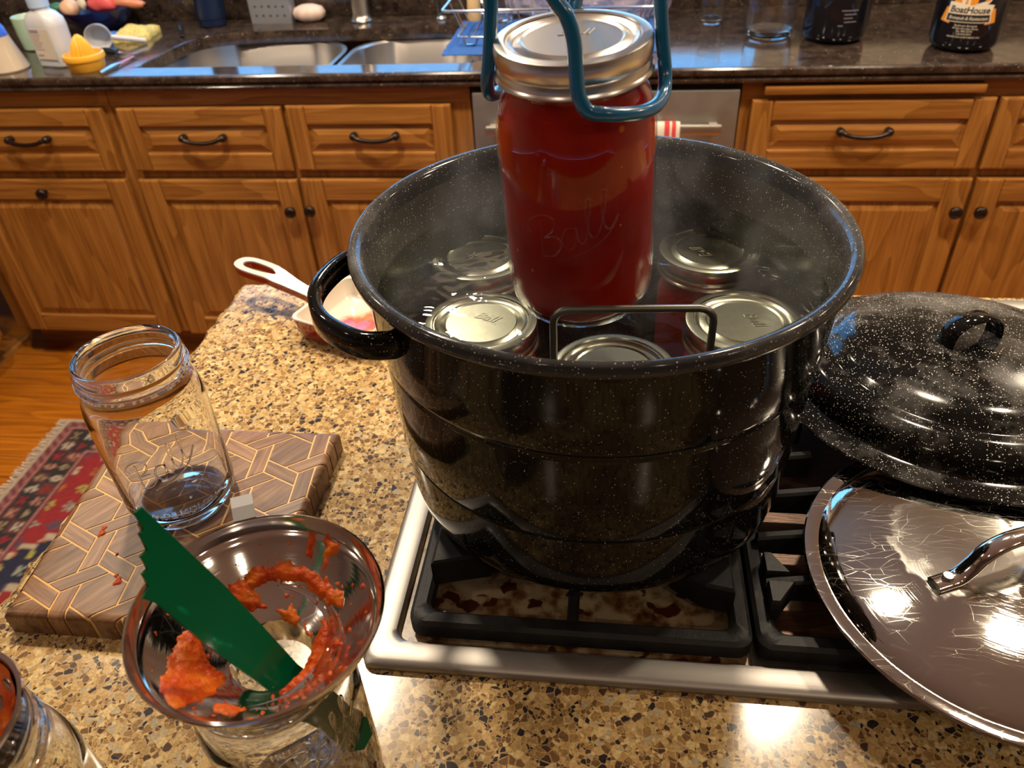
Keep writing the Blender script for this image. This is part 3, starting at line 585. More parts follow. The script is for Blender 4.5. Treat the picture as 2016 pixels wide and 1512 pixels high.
def decal(par, name, V, F, mat, ang, z, off=0.0, rot=0.0):
    me_ = bmesh.new(); vs_ = [me_.verts.new(v) for v in V]
    for f in F:
        try: me_.faces.new([vs_[i] for i in f])
        except ValueError: pass
    bmesh.ops.triangulate(me_, faces=me_.faces)
    for _ in range(3):
        le = [e for e in me_.edges if abs(e.verts[0].co.x-e.verts[1].co.x) > .008]
        if le: bmesh.ops.subdivide_edges(me_, edges=le, cuts=1); bmesh.ops.triangulate(me_, faces=me_.faces)
    for v in me_.verts: v.co = Vector(wrap([Vector((v.co.x, v.co.y, off))], RG, ang, z, rot)[0])
    return bmo(name, me_, mat, par)
A2 = radians(-112)
sh = lambda pts: ([Vector((x, y, 0)) for x, y in pts], [tuple(range(len(pts)))])
decal(g2, 'emblem_arch', *sh([(-.037, -.012), (.03, -.012), (.034, .02), (.026, .052), (.0, .066), (-.026, .052), (-.038, .02)]), ORG, A2, .112)
decal(g2, 'emblem_sky', *sh([(.012, .0), (.037, .006), (.040, .03), (.026, .052), (.014, .045)]), ink('label_navy', (.01, .015, .05)), A2, .110, .0003)
decal(g2, 'emblem_post', *sh([(-.008, -.012), (-.003, -.012), (-.003, .03), (-.008, .03)]), CRM, A2, .112, .0004)
decal(g2, 'emblem_lantern', *sh([(-.020, -.004), (-.014, -.004), (-.012, .006), (-.015, .014), (-.019, .014), (-.021, .006)]), CRM, A2, .112, .0004)
decal(g2, 'emblem_canoe', *sh([(.006, -.004), (.030, .004), (.043, .020), (.046, .018), (.038, .002), (.030, -.006)]), CRM, A2, .112, .0006)
decal(g2, 'emblem_paddler', *sh([(.026, .002), (.036, .004), (.034, .018), (.028, .020)]), ORG, A2, .112, .0008)
decal(g2, 'emblem_scroll', *sh([(-.062, -.026), (-.038, -.03), (-.038, .004), (-.052, .004)]), ORG, A2, .095, .0001); decal(g2, 'emblem_scroll', *sh([(.038, -.03), (.062, -.026), (.055, .004), (.038, .004)]), ORG, A2, .095, .0001)
decal(g2, 'emblem_name_panel', *sh([(-.047, -.006), (.047, -.006), (.049, .012), (.030, .014), (.0, .011), (-.03, .016), (-.046, .016)]), CRM, A2, .095, .0005)
decal(g2, 'emblem_banner_edge', *sh([(-.050, -.008), (.050, -.008), (.047, .012), (-.048, .012)]), CRM, A2, .0775, .0004)
decal(g2, 'emblem_banner', *sh([(-.047, -.0065), (.047, -.0065), (.045, .009), (-.046, .009)]), BLKI, A2, .0775, .0006)
V, F = textmesh('BoatHouse', .0190, 0, .12, 0, 3, .98, off=.0004); decal(g2, 'emblem_name', V, F, BLKI, A2, .0900, .0009)
V, F = textmesh('Brewpub & Restaurant', .0098, 0, .25, 0, 2, .92); decal(g2, 'emblem_banner_text', V, F, CRM, A2, .0755, .0009)
for k, (s, w) in enumerate((('Boathouse Brewpub', .0050), ('47 East Sheridan Street', .0050), ('Ely, MN 55731', .0050), ('218-365-4301', .0050), ('www.boathousebrewpub.com', .0050))):
    V, F = textmesh(s, w*1.15, 0, 0, 0, 1, 1.0); decal(g2, 'address_line', V, F, CRM, A2, .061-k*.0060, .0006)
for k, (x, w) in enumerate(((.018, .04), (.02, .03), (.016, .022), (.022, .03), (.0, .012))): decal(g1, 'print_line', *sh([(x-w/2, 0), (x+w/2, 0), (x+w/2, .0022), (x-w/2, .0022)]), FNT, radians(-95), .08-k*.0085, .0002)
# ------------------------------------------------------------------ floor rug
def rug():
    x0, x1, y0, y1 = -1.585, -.62, -.35, 1.105; res = .0075; nx = int((x1-x0)/res); ny = int((y1-y0)/res); V = []; F = []; C = []
    red, navy, cream, pink, wine, olive, blk = (.30, .012, .018), (.012, .014, .045), (.50, .38, .27), (.38, .15, .13), (.15, .018, .032), (.24, .20, .045), (.02, .015, .02)
    pal = [(.50, .40, .30), (.33, .33, .26), (.42, .13, .03), (.08, .06, .10), (.42, .35, .08)]
    def flower(x, y, p, size, cols, bgc):
        gx, gy = math.floor(x/p), math.floor(y/p); u = x/p-gx-.5; v = y/p-gy-.5
        if (gx+gy) % 2: u *= .8
        r = hypot(u, v); a = atan2(v, u); k = cols[(gx*7+gy*13) % len(cols)]; R = size*(.72+.28*cos(6*a))
        if r < size*.22: return wine
        return k if r < R else bgc
    for j in range(ny+1):
        for i in range(nx+1):
            x = x0+i*res; y = y0+j*res; V.append((x, y, FZ+.009+.0006*random.random())); d = min(x-x0, x1-x, y1-y)
            if d < .014: c = (.46, .38, .29)
            elif d < .032: c = wine if (int((x+y)/.016) % 2) else (.30, .12, .12)
            elif d < .040: c = pink
            elif d < .128: c = flower(x, y, .044, .36, [red, (.50, .42, .33), (.33, .24, .13), (.45, .2, .15)], blk if (int(x/.044)+int(y/.044)) % 3 else (.11, .03, .03))
            elif d < .142: c = pink
            elif d < .148: c = wine
            else:
                ex = abs(x-(x0+x1)/2)/.36; ey = abs(y-.42); st = math.floor(min(1, ex)*9)/9*.32
                if ey < .46-st-.0 and ey > .44-st: c = cream
                elif ey <= .44-st and ey > .26-st*.8: c = flower(x, y, .052, .30, pal, navy)
                elif ey <= .26-st*.8 and ey > .235-st*.8: c = cream
                elif ey <= .235-st*.8: c = flower(x, y, .062, .28, pal, red)
                else: c = flower(x+.02, y, .066, .30, pal, red)
            q = .5+.2*random.random(); C.append((c[0]*q, c[1]*q, c[2]*q, 1))
    for j in range(ny):
        for i in range(nx): a = j*(nx+1)+i; F.append((a, a+1, a+nx+2, a+nx+1))
    o = len(V); B = [(x0, y0), (x1, y0), (x1, y1), (x0, y1)]
    t = NT('wool_pile'); at = t.n('VertexColor', layer_name='Col'); t.p(col=at.outputs[0], rough=.95, nrm=t.bump(t.noise(t.obj(), 500, 2).outputs[0], .003, .6))
    me = bpy.data.meshes.new('floor_rug'); me.from_pydata(V, [], F); ca = me.color_attributes.new('Col', 'FLOAT_COLOR', 'POINT'); ca.data.foreach_set('color', [q for c in C for q in c])
    ob = fin('floor_rug', me, t.mat); tag(ob, 'red and navy oriental rug with cream flowers on the oak floor', 'rug')
    box('backing', (x0, x1, y0, y1, FZ+.001, FZ+.0085), plain('rug_backing', (.4, .33, .25), .95), ob)
    V = []; F = []
    for k in range(260):
        y = y0+(y1-y0)*k/259; tube_vf([(x0+.004, y, FZ+.006), (x0-.012, y+random.uniform(-.003, .003), FZ+.003), (x0-.03+random.uniform(-.006, .004), y+random.uniform(-.006, .006), FZ+.0025)], .0016, 4, False, V, F)
    fr = mk('fringe', V, F, plain('cotton_fringe', (.50, .43, .34), .9), ob); fr['kind'] = 'stuff'
rug()
# ------------------------------------------------------------------ island
t = thing('island_cabinet', 'oak island cabinet carrying the mosaic quartz top', 'cabinet')
box('carcass', (-.447, 1.35, -.62, .345, FZ+.1, -.0445), OAK[2], t); box('toe_kick', (-.40, 1.3, -.56, .28, FZ, FZ+.1), OAK[0], t)
front('side_panel', t, -.57, .30, -.80, -.06, .07, False, side=-.470)
for a in (-.45, .15, .75): pass
IX0, IY1 = -.503, .383
top = tag(box('island_countertop', (IX0, 1.42, -.70, IY1, -.042, 0), QUARTZ), 'tan and brown mosaic quartz island top with rough chiselled edge', 'countertop')
top.cycles.is_caustics_receiver = True
def chisel(p0, p1, nrm):
    p0, p1, nrm = Vector(p0), Vector(p1), Vector(nrm); L = (p1-p0).length; n = int(L/.0045); prof = [(-.001, .0005), (.004, -.003), (.009, -.009), (.0125, -.018), (.012, -.028), (.007, -.038), (.0, -.043)]; V = []; F = []; k = len(prof)
    for i in range(n+1):
        b = p0+(p1-p0)*i/n
        for j, (o_, z) in enumerate(prof):
            q = Vector((b.x*55, b.y*55, z*70)); w = 0 if j == 0 else 1
            o2 = o_+w*(.0055*noise.noise(q)+.003*noise.noise(q*2.7)); V.append(b+nrm*o2+Vector((0, 0, z+w*.002*noise.noise(q*1.9+Vector((9, 0, 0))))))
    for i in range(n):
        for j in range(k-1): a = i*k+j; F.append((a, a+1, a+k+1, a+k))
    return mk('chiselled_edge', V, F, QUARTZ, top, None)
chisel((IX0, -.70, 0), (IX0, IY1, 0), (-1, 0, 0)); chisel((IX0, IY1, 0), (1.42, IY1, 0), (0, 1, 0))
# ------------------------------------------------------------------ cooktop
ct = thing('gas_cooktop', 'stainless steel gas cooktop set on the quartz island', 'cooktop', (0, 0, 0))
X0, X1, Y0, Y1 = -.1745, .74, -.205, .365
def rr(ins, z, r=.012): return [(x, y, z) for x, y in rrect(X0+ins, X1-ins, Y0+ins, Y1-ins, r, 5)]
V, F = loft([rr(.001, .0005), rr(0, .002), rr(.0, .0055), rr(.0022, .0085), rr(.006, .0098), rr(.019, .0098), rr(.0225, .0088), rr(.0245, .0055), rr(.025, .0018)], cap0=True); mk('rim', V, F, brushed('cooktop_steel', (.35, .33, .305), .42, False, .6), ct, 40)
def panm():
    t = NT('burnt_cream_pan'); o = t.obj(); n = t.m('ADD', t.m('MULTIPLY', t.noise(o, 26, 4, .6).outputs[0], .65), t.m('MULTIPLY', t.noise(o, 90, 3, .6).outputs[0], .35))
    c = t.ramp(n, [(.38, (.05, .017, .006)), (.45, (.13, .065, .025)), (.53, (.27, .20, .115)), (.7, (.33, .265, .17))])
    d = t.ramp(t.noise(o, 48, 2).outputs[0], [(.60, (0, 0, 0)), (.63, (1, 1, 1))]); c = t.mix(d, c, (.045, .010, .004)); t.p(col=c, rough=.32); return t.mat
def brownm():
    t = NT('heat_browned_steel'); o = t.obj(); n = t.noise(t.n('Mapping', {'Vector': o, 'Rotation': (0, 0, .7), 'Scale': (60, 900, 1)}).outputs[0], 1, 3).outputs[0]
    t.p(col=t.ramp(n, [(.3, (.062, .027, .012)), (.7, (.15, .075, .040))]), rough=.38, metal=.35, nrm=t.bump(n, .0004, .4)); return t.mat
PANM = panm(); box('drip_pan', (X0+.025, .1265, Y0+.025, Y1-.025, .0006, .0016), PANM, ct); box('front_strip', (.1275, X1-.025, Y0+.025, -.150, .0006, .0018), STEEL, ct); box('centre_plate', (.1275, X1-.025, -.1495, Y1-.025, .0006, .0022), brownm(), ct)
for bx, by in ((-.01, -.02), (-.01, .22), (.52, .0), (.52, .24)):
    b = lathe('burner', [(0, .0016), (.052, .0016), (.050, .012), (.040, .016), (.040, .019), (.043, .020), (.041, .026), (0, .027)], IRON, ct, 40); b.location = (bx, by, 0)
def grate(label, x0, x1, y0, y1, rear=True, cy=None):
    t = thing('burner_grate', label, 'grate', (0, 0, 0), 0, 'cast iron burner grates'); zt = .0245; zb = .016; w = .0145
    V = []; F = []; k = rrect(x0, x1, y0, y1, .012, 4); ki = rrect(x0+w, x1-w, y0+w, y1-w, .010, 4); e = .003
    def R(L, z): return [(a, b, z) for a, b in L]
    ko = rrect(x0+e, x1-e, y0+e, y1-e, .011, 4); kj = rrect(x0+w-e, x1-w+e, y0+w-e, y1-w+e, .011, 4)
    V, F = loft([R(k, zb-.008), R(k, zt-e), R(ko, zt), R(kj, zt), R(ki, zt-e), R(ki, zb-.008), R(k, zb-.008)]); mk('frame', V, F, IRON, t, 40)
    for fx in (x0+.004, x1-.018):
        for fy in (y0+.004, (y0+y1)/2-.007, y1-.018): box('foot', (fx, fx+.014, fy, fy+.014, .0024, zb), IRON, t, .002, 1)
    return t
def bar(par, a, b, w=.009, z0=.0165, z1=.0445, name='finger', za=None):
    za = z1 if za is None else za
    a = Vector((*a, 0)); b = Vector((*b, 0)); d = (b-a).normalized(); n = Vector((-d.y, d.x, 0))*w/2; e = .0022; V = []
    R1 = [a-n, b-n, b+n, a+n]; ins = [a-n*.55+d*.001, b-n*.55-d*.001, b+n*.55-d*.001, a+n*.55+d*.001]
    V, F = loft([[(p.x, p.y, z0) for p in R1], [(p.x, p.y, (za if i in (0, 3) else z1)-e) for i, p in enumerate(R1)], [(p.x, p.y, za if i in (0, 3) else z1) for i, p in enumerate(ins)]], cap0=True, cap1=True); mk(name, V, F, IRON, par)
g = grate('cast iron grate under the speckled canning pot', -.1405, .1265, -.1765, .315)
for a, b in (((-.0105, -.166), (-.0105, -.06)), ((-.0105, .302), (-.0105, .10)), ((-.124, -.015), (-.05, -.015)), ((.111, -.015), (.03, -.015)), ((-.124, .215), (-.05, .215)), ((.111, .215), (.03, .215))): bar(g, a, b, za=.0255)
bar(g, (-.124, .085), (.111, .085), .012, name='cross_bar')
def web(poly, z1=.0446, z0=.0165):
    V, F = loft([[(x, y, z0) for x, y in poly], [(x, y, z1-.0025) for x, y in poly], [(x+(sum(p[0] for p in poly)/len(poly)-x)*.10, y+(sum(p[1] for p in poly)/len(poly)-y)*.10, z1) for x, y in poly]], cap0=True, cap1=True); mk('corner_web', V, F, IRON, g)
web([(-.128, -.132), (-.128, -.092), (-.086, -.092), (-.076, -.106), (-.082, -.120), (-.106, -.126)]); web([(.114, -.096), (.114, -.142), (.092, -.138), (.066, -.120), (.066, -.096)])
g = grate('cast iron grate in the middle under both lids', .1295, .425, -.1765, .315)
for y in (-.121, -.073, -.025, .022, .070, .118, .170, .220, .265): bar(g, (.140, y), (.20, y), za=.034); bar(g, (.412, y), (.34, y), za=.034)
web([(.141, -.117), (.141, -.096), (.147, -.096), (.160, -.117)], .0400); web([(.141, -.146), (.141, -.125), (.162, -.125), (.147, -.146)], .0400)
bar(g, (.27, -.165), (.27, .302), .011, name='cross_bar')
g = grate('cast iron grate at the end of the cooktop past the lids', .428, .709, -.1765, .315)
for a, b in (((.57, -.165), (.57, -.05)), ((.57, .302), (.57, .13)), ((.442, .0), (.52, .0)), ((.70, 0), (.62, 0))): bar(g, a, b)
# ------------------------------------------------------------------ canning pot
pot = thing('canning_pot', 'large black speckled enamel canning pot full of jars and hot water', 'pot', (0, 0, .0))
outer = [(0, .0462), (.146, .0462), (.152, .0475), (.158, .052), (.1625, .060), (.1645, .072), (.1660, .100), (.1668, .1165), (.1668, .1175), (.1662, .1185), (.1664, .1195), (.1676, .1210), (.1682, .1225), (.1698, .160), (.1716, .198), (.1717, .2005), (.1711, .2020), (.1713, .2032), (.1730, .2060), (.1738, .2085), (.1762, .24), (.1785, .268), (.1796, .2725)]
rimp = [(.1796, .2725), (.1806, .2735), (.1835, .2745), (.1860, .277), (.1866, .2805), (.1855, .2840), (.1835, .2858), (.1800, .2850), (.1765, .2825), (.1745, .2770), (.1738, .2700)]
inner = [(.1738, .2700), (.1734, .262), (.1724, .235), (.1712, .208), (.1688, .203), (.1690, .198), (.1675, .160), (.1660, .124), (.1640, .118), (.1635, .100), (.162, .072), (.156, .058), (.148, .052), (0, .052)]
lathe('body', outer, ENAMEL, pot, 160, 40); lathe('rolled_rim', rimp, ENAMEL_RIM, pot, 160, 60); lathe('inner_wall', inner, ENAMEL_IN, pot, 128, 40)
def pot_handle(mid):
    n = 28; V = []; F = []; A0 = radians(mid); ha = radians(21)
    P = catmull([(.1735*cos(A0-ha), .1735*sin(A0-ha)), (.185*cos(A0-ha*.92), .185*sin(A0-ha*.92)), (.206*cos(A0-ha*.62), .206*sin(A0-ha*.62)), (.2175*cos(A0-ha*.2), .2175*sin(A0-ha*.2)), (.2175*cos(A0+ha*.2), .2175*sin(A0+ha*.2)), (.206*cos(A0+ha*.62), .206*sin(A0+ha*.62)), (.185*cos(A0+ha*.92), .185*sin(A0+ha*.92)), (.1735*cos(A0+ha), .1735*sin(A0+ha))] and [Vector((r*cos(A0+s*ha), r*sin(A0+s*ha), 0)) for r, s in ((.1768, -1.0), (.184, -.98), (.199, -.78), (.2115, -.36), (.2145, 0), (.2115, .36), (.199, .78), (.184, .98), (.1768, 1.0))], 5)
    sec = [(-.0035, -.010), (-.001, -.0125), (.003, -.0125), (.0045, -.010), (.0045, .0095), (.003, .0125), (-.001, .0135), (-.0045, .0115), (-.005, .007), (-.0025, .004), (-.0025, -.006)]
    k = len(sec)
    for i, p in enumerate(P):
        a = P[max(0, i-1)]; b = P[min(len(P)-1, i+1)]; d = (b-a).normalized(); nn = Vector((d.y, -d.x, 0)); s = 1.0
        for u, z in sec: V.append(p+nn*u+Vector((0, 0, .2545+z*.76)))
    for i in range(len(P)-1):
        for j in range(k): F.append((i*k+j, i*k+(j+1) % k, (i+1)*k+(j+1) % k, (i+1)*k+j))
    F += [tuple(range(k))[::-1], tuple(range(len(V)-k, len(V)))]
    mk('handle', V, F, ENAMEL, pot, 50)
pot_handle(202.5); pot_handle(40)
WZ = .236
V, F = lathe_vf([(0, WZ), (.05, WZ), (.10, WZ), (.15, WZ), (.1726, WZ)], 96); w = mk('pot_water', V, F, WATER, None, 60); tag(w, 'steaming clear water filling the canning pot around the jars', 'water', None, 'stuff')
# canning rack
rk = thing('canning_rack', 'wire jar rack in the pot with one square handle above the water', 'rack')
WIRE = plain('dulled_zinc_wire', (.16, .15, .13), .38, .9)
for r_ in (.15, .10, .05): tube('ring_wire', [(r_*cos(a*pi/24), r_*sin(a*pi/24), .0545) for a in range(48)], .0022, WIRE, rk, 8, True)
for k in range(3): a = k*pi/3; tube('cross_wire', [(-.15*cos(a), -.15*sin(a), .0545), (.15*cos(a), .15*sin(a), .0545)], .0022, WIRE, rk, 8)
def hpath(p0, p1, zt, zb, out):
    p0, p1 = Vector(p0), Vector(p1); d = (p1-p0).normalized(); o_ = Vector((*out, 0)); r = .010; P = [p0+o_+Vector((0, 0, zb-zt))+Vector((0, 0, 0))]
    P += [p0+Vector((0, 0, -.03)), p0+Vector((0, 0, -r))]+[p0+d*(r-r*cos(a))+Vector((0, 0, -r+r*sin(a))) for a in (pi/8, pi/4, 3*pi/8, pi/2)]
    P += [p1-d*(r-r*cos(a))+Vector((0, 0, -r+r*sin(a))) for a in (pi/2, 3*pi/8, pi/4, pi/8, 0)]+[p1+Vector((0, 0, -.03)), p1+o_+Vector((0, 0, zb-zt))]; return P
tube('handle', hpath((-.0262, -.108, .274), (.0772, -.102, .274), .274, .057, (0, -.03)), .0026, WIRE, rk, 10)
tube('handle', hpath((.045, .138, .190), (-.045, .138, .190), .19, .0545, (0, .0)), .0026, WIRE, rk, 10)
# ------------------------------------------------------------------ jars
def jar_prof(h, R, neck=.0415):
    """outer profile bottom->mouth for a wide-mouth quart"""
    return [(0, .004), (R*.55, .003), (R*.78, 0), (R*.90, .003), (R*.975, .011), (R, .022), (R, h*.66), (R*.992, h*.72), (R*.955, h*.785), (R*.90, h*.83), (neck+.0005, h*.858), (neck, h*.875), (neck+.0022, h*.885), (neck+.0025, h*.895), (neck, h*.905), (neck-.0005, h*.925), (neck+.0012, h*.937), (neck+.0012, h*.945), (neck-.0006, h*.957), (neck-.0004, h*.985), (neck-.0014, h*.997), (neck-.003, h)]
def lid_parts(par, z, R, word=True):
    L = lathe('lid_disc', [(0, z-.0004), (.0285*R/.046, z-.0004), (.0300*R/.046, z+.0004), (.0315*R/.046, z-.0006), (.0345*R/.046, z-.0016), (.0360*R/.046, z-.0012), (.0378*R/.046, z+.0002), (R-.004, z+.0002), (R-.004, z-.002), (0, z-.002)], TIN, par, 72, 25)
    V, F = lathe_vf([(R*.845, z+.0005), (R*.86, z+.0014), (R*.93, z+.0014), (R*.985, z+.0006), (R, z-.0016), (R, z-.0085), (R*.985, z-.0100), (R*.978, z-.0112), (R*.992, z-.0124), (R*.992, z-.0160), (R*1.012, z-.0172), (R*1.02, z-.0182), (R*1.008, z-.0190), (R*.97, z-.0180), (R*.95, z-.002), (R*.845, z+.0005)], 144, wob=lambda a, q: 1+(.0055*(1 if int(a*144/(2*pi)+.5) % 2 else 0) if z-.0085 < q < z-.001 else 0))
    mk('screw_band', V, F, TIN, par, 30)
    if word:
        V, F = textmesh('Ball', .014, .0003, .35, 0, 2); mk('embossed_word', [(v.x, v.y+.004, z-.0003+v.z) for v in V], F, TIN, L)
SCRIPT = [[(.13, .02), (.27, .5), (.42, 1.0)], [(.02, .72), (-.06, .92), (.16, 1.09), (.55, 1.12), (.80, .93), (.66, .64), (.36, .52), (.68, .47), (.76, .2), (.48, -.03), (.13, .02)],
    [(1.26, .50), (1.02, .57), (.80, .28), (.92, -.02), (1.14, .12), (1.28, .50), (1.23, .10), (1.38, .04), (1.62, .5), (1.86, 1.0), (1.76, 1.08), (1.62, .7), (1.55, .15), (1.65, .02), (1.80, .12), (2.05, .5), (2.29, 1.0), (2.19, 1.08), (2.05, .7), (1.98, .15), (2.10, .02), (2.4, .22)], [(2.4, .22), (1.9, -.14), (1.2, -.24), (.45, -.22)]]
def script_word(par, size, R, ang, z0, rot, r, mat):
    V, F = [], []
    for st in SCRIPT:
        P = catmull([((x-1.15+.12*y)*size, y*size, 0) for x, y in st], 5); P = wrap(P, R, ang, z0, rot); tube_vf(P, r, 6, False, V, F)
    return mk('embossed_word', V, F, mat, par, 60)
# open jars of clear glass
def sealed(label, loc, h, R, RB, group, tilt=None, rz=0, name='canning_jar', embos=False):
    t = thing(name, label, 'jar', loc, rz, group); hj = h-.0015; pr = jar_prof(hj, R, RB-.0045)
    lathe('glass', pr, JARSKIN, t, 72, 40)
    ins = [(max(0, r-.0014), z+(.0035 if i < 4 else .0005)) for i, (r, z) in enumerate(pr) if z < hj*.97]; ins = [(0, .0065)]+[q for q in ins[1:]]+[(0, hj*.965)]
    lathe('tomato_sauce', ins, SAUCE, t, 72, 60)
    lid_parts(t, h, RB)
    if embos:
        script_word(t, .0245, R+.0001, radians(-88), hj*.40, .42, .0007, JARSKIN)
    return t
TN = Vector((-.033, -.098, 1)).normalized(); LC = Vector((-.016, -.0634, .4298)); HL = .18
lift = sealed('tall jar of red tomato sauce held above the pot by the blue lifter', (0, 0, 0), HL, .0500, .0462, 'sealed jars of tomato sauce', embos=True)
Q = Vector((0, 0, 1)).rotation_difference(TN); lift.rotation_mode = 'QUATERNION'; lift.rotation_quaternion = Q; lift.location = LC-TN*HL
HS = .1475; ZS = .0580
j0 = sealed('submerged sealed jar at the near side, half hidden by the wire handle', (.0145, -.0770, ZS), HS, .0458, .0455, 'sealed jars of tomato sauce', rz=.3)
for (x, y), lb, rz in (((-.109, .0915), 'submerged sealed jar behind the lifted jar on the pot handle side', .9), ((.099, .110), 'submerged sealed jar behind the lifted jar on the black lid side', 2.1), ((-.0915, -.0185), 'submerged sealed jar in front nearest the pot side handle', -.4), ((.1150, -.0085), 'submerged sealed jar in front nearest the black pot lid', -1.2)):
    c = copy_tree(j0); c.location = (x, y, ZS); c.rotation_euler = (0, 0, rz); c['label'] = lb
def open_jar(name, label, loc, rz, words, h=.168, R=.0490):
    t = thing(name, label, 'jar', loc, rz, 'open clear canning jars'); pr = jar_prof(h, R, .0435)
    th = .0030; inn = [(.0390, h-.001), (.0385, h*.985), (.0388, h*.90), (.0395, h*.87), (R*.86, h*.82), (R*.92, h*.775), (R-.0032, h*.71), (R-.0034, .030), (R-.006, .015), (R*.72, .0085), (0, .0095)]
    kk = next(i for i, q in enumerate(pr) if q[1] > h*.86); ki_ = next(i for i, q in enumerate(inn) if q[1] < h*.88)
    g = lathe('glass', pr[:kk]+inn[ki_:], GLASS, t, 96, 60); g.cycles.is_caustics_caster = True; lathe('threaded_mouth', pr[kk-1:]+inn[:ki_+1], GLASS, t, 96, 50, close=True)
    for body, size, z, ang, rot, shr in words:
        if body == 'Ball': script_word(t, size, R+.0001, radians(ang), z, rot, .00075, GLASS); continue
        V, F = textmesh(body, size, .00045, shr, .00025, 3); mk('embossed_word', wrap(V, R-.0001, radians(ang), z, rot), F, GLASS, t)
    return t
ej = open_jar('empty_jar', 'empty clear canning jar standing open on the inlaid cutting board', (-.381, -.0560, .0253), 0, [('Ball', .0245, .070, -57, .42, .4), ('WIDE MOUTH', .0098, .022, -57, 0, 0)])
FC = Vector((-.1736, -.296, .2)); FN = Vector((.05, .01, 1)).normalized()
fj = open_jar('funnel_jar', 'clear canning jar holding the sauce-smeared steel funnel', (FC.x-.0075, FC.y-.001, 0.0002), 0, [('Ball', .0225, .108, -34, .42, .4), ('FREEZING', .0062, .128, -55, .05, 0)])
# ------------------------------------------------------------------ funnel with residue, green spatula
FP = [(.0225, -.062), (.0225, -.046), (.0232, -.0435), (.026, -.0415), (.032, -.0385), (.040, -.0325), (.049, -.0245), (.0565, -.0165), (.0600, -.0125), (.0612, -.0108), (.0625, -.0100), (.0640, -.0085), (.0656, -.0015)]
fu = thing('canning_funnel', 'wide stainless funnel smeared with tomato sauce, sitting in a jar', 'funnel', FC); fu.rotation_mode = 'QUATERNION'; fu.rotation_quaternion = Vector((0, 0, 1)).rotation_difference(FN)
fo = [(.0666, .0006), (.0678, -.0002), (.0682, -.0014), (.0676, -.0026), (.0664, -.0028), (.0650, -.0095), (.0634, -.0112), (.0618, -.0135), (.0578, -.0176), (.050, -.0256), (.041, -.0337), (.033, -.0397), (.027, -.0428), (.0242, -.0447), (.0235, -.047), (.0232, -.062)]
lathe('body', FP+fo, MIRROR, fu, 128, 35, close=True)
def tab():
    P = [(.0665, .001), (.075, .004), (.084, .0045), (.084, .0033), (.075, .0026), (.0665, -.001)]; V = []
    for s in (-.0065, .0065): V += [(x, s, z) for x, z in P]
    n = len(P); F = [tuple(range(n)), tuple(range(n, 2*n))[::-1]]+[(i, (i+1) % n, n+(i+1) % n, n+i) for i in range(n)]
    o = mk('tab', V, F, plain('dull_tab_steel', (.22, .21, .205), .6, .4), fu); o.rotation_euler = (0, 0, radians(117))
tab()
def fz(r): 
    pts = sorted(FP[1:]); 
    for (a, za), (b, zb) in zip(pts, pts[1:]):
        if a <= r <= b: return za+(zb-za)*(r-a)/(b-a)
    return pts[0][1] if r < pts[0][0] else pts[-1][1]
RESID = [[(137, .0469), (120, .0494), (99, .0507), (75, .0484), (44, .0492), (36, .044), (49, .040), (81, .0418), (107, .0432), (120, .0401), (115, .0306), (139, .0338), (143, .0411)],
         [(178, .0463), (-177, .0379), (-155, .0333), (-131, .026), (-119, .0385), (-114, .0590), (-128, .0590), (-146, .0520), (-166, .0490)],
         [(44, .036), (10, .0395), (-12, .0385), (-38, .0340), (-59, .0290), (-50, .0245), (-16, .0235), (22, .0232)], [(104, .0286), (86, .0305), (63, .0258), (33, .0238), (60, .0232), (91, .0232)],
         [(-108, .046), (-92, .047), (-84, .041), (-100, .040)], [(84, .0635), (79, .0635), (79, .053), (84, .053)], [(74, .0640), (62, .0640), (64, .058), (68, .049), (71, .058)]]
def sd(px, py, poly):
    ins = False; d = 1e9; n = len(poly)
    for i in range(n):
        ax, ay = poly[i]; bx, by = poly[(i+1) % n]
        if (ay > py) != (by > py) and px < (bx-ax)*(py-ay)/(by-ay)+ax: ins = not ins
        ex, ey = bx-ax, by-ay; tt_ = max(0, min(1, ((px-ax)*ex+(py-ay)*ey)/(ex*ex+ey*ey+1e-12))); d = min(d, hypot(px-ax-tt_*ex, py-ay-tt_*ey))
    return d if ins else -d
def funnel_residue():
    polys = [[(r*cos(radians(a)), r*sin(radians(a))) for a, r in P] for P in RESID]; nt, nr = 300, 62; V = []; H = []; F = []
    for i in range(nt):
        a = 2*pi*i/nt
        for j in range(nr+1):
            r = .0226+(.0655-.0226)*j/nr; x, y = r*cos(a), r*sin(a); q = Vector((x, y, 0)); nz = noise.noise(q*160)+.6*noise.noise(q*420)
            d = max(sd(x, y, P) for P in polys)+.0022*nz
            sp = noise.noise(q*300+Vector((3, 7, 1)))
            if .03 < r < .058 and sp > .52: d = max(d, (sp-.52)*.006)
            H.append(d); h = -.0006 if d <= 0 else min(.0030, .0005+d*.55)*(1+.35*noise.noise(q*260)); h = min(h, .0034)
            dz = .001; sl = (fz(r+dz)-fz(r-dz))/(2*dz); L = sqrt(1+sl*sl); V.append(((r-h*sl/L)*cos(a), (r-h*sl/L)*sin(a), fz(r)+h/L))
    for i in range(nt):
        for j in range(nr):
            c = [i*(nr+1)+j, ((i+1) % nt)*(nr+1)+j, ((i+1) % nt)*(nr+1)+j+1, i*(nr+1)+j+1]
            if max(H[k] for k in c) > 0: F.append(c)
    used = sorted({k for f in F for k in f}); mp = {k: n for n, k in enumerate(used)}
    me = bpy.data.meshes.new('sauce_residue'); me.from_pydata([V[k] for k in used], [], [tuple(mp[k] for k in f) for f in F]); o = fin('sauce_residue', me, RESIDUE, fu, 70); o['kind'] = 'stuff'
funnel_residue()
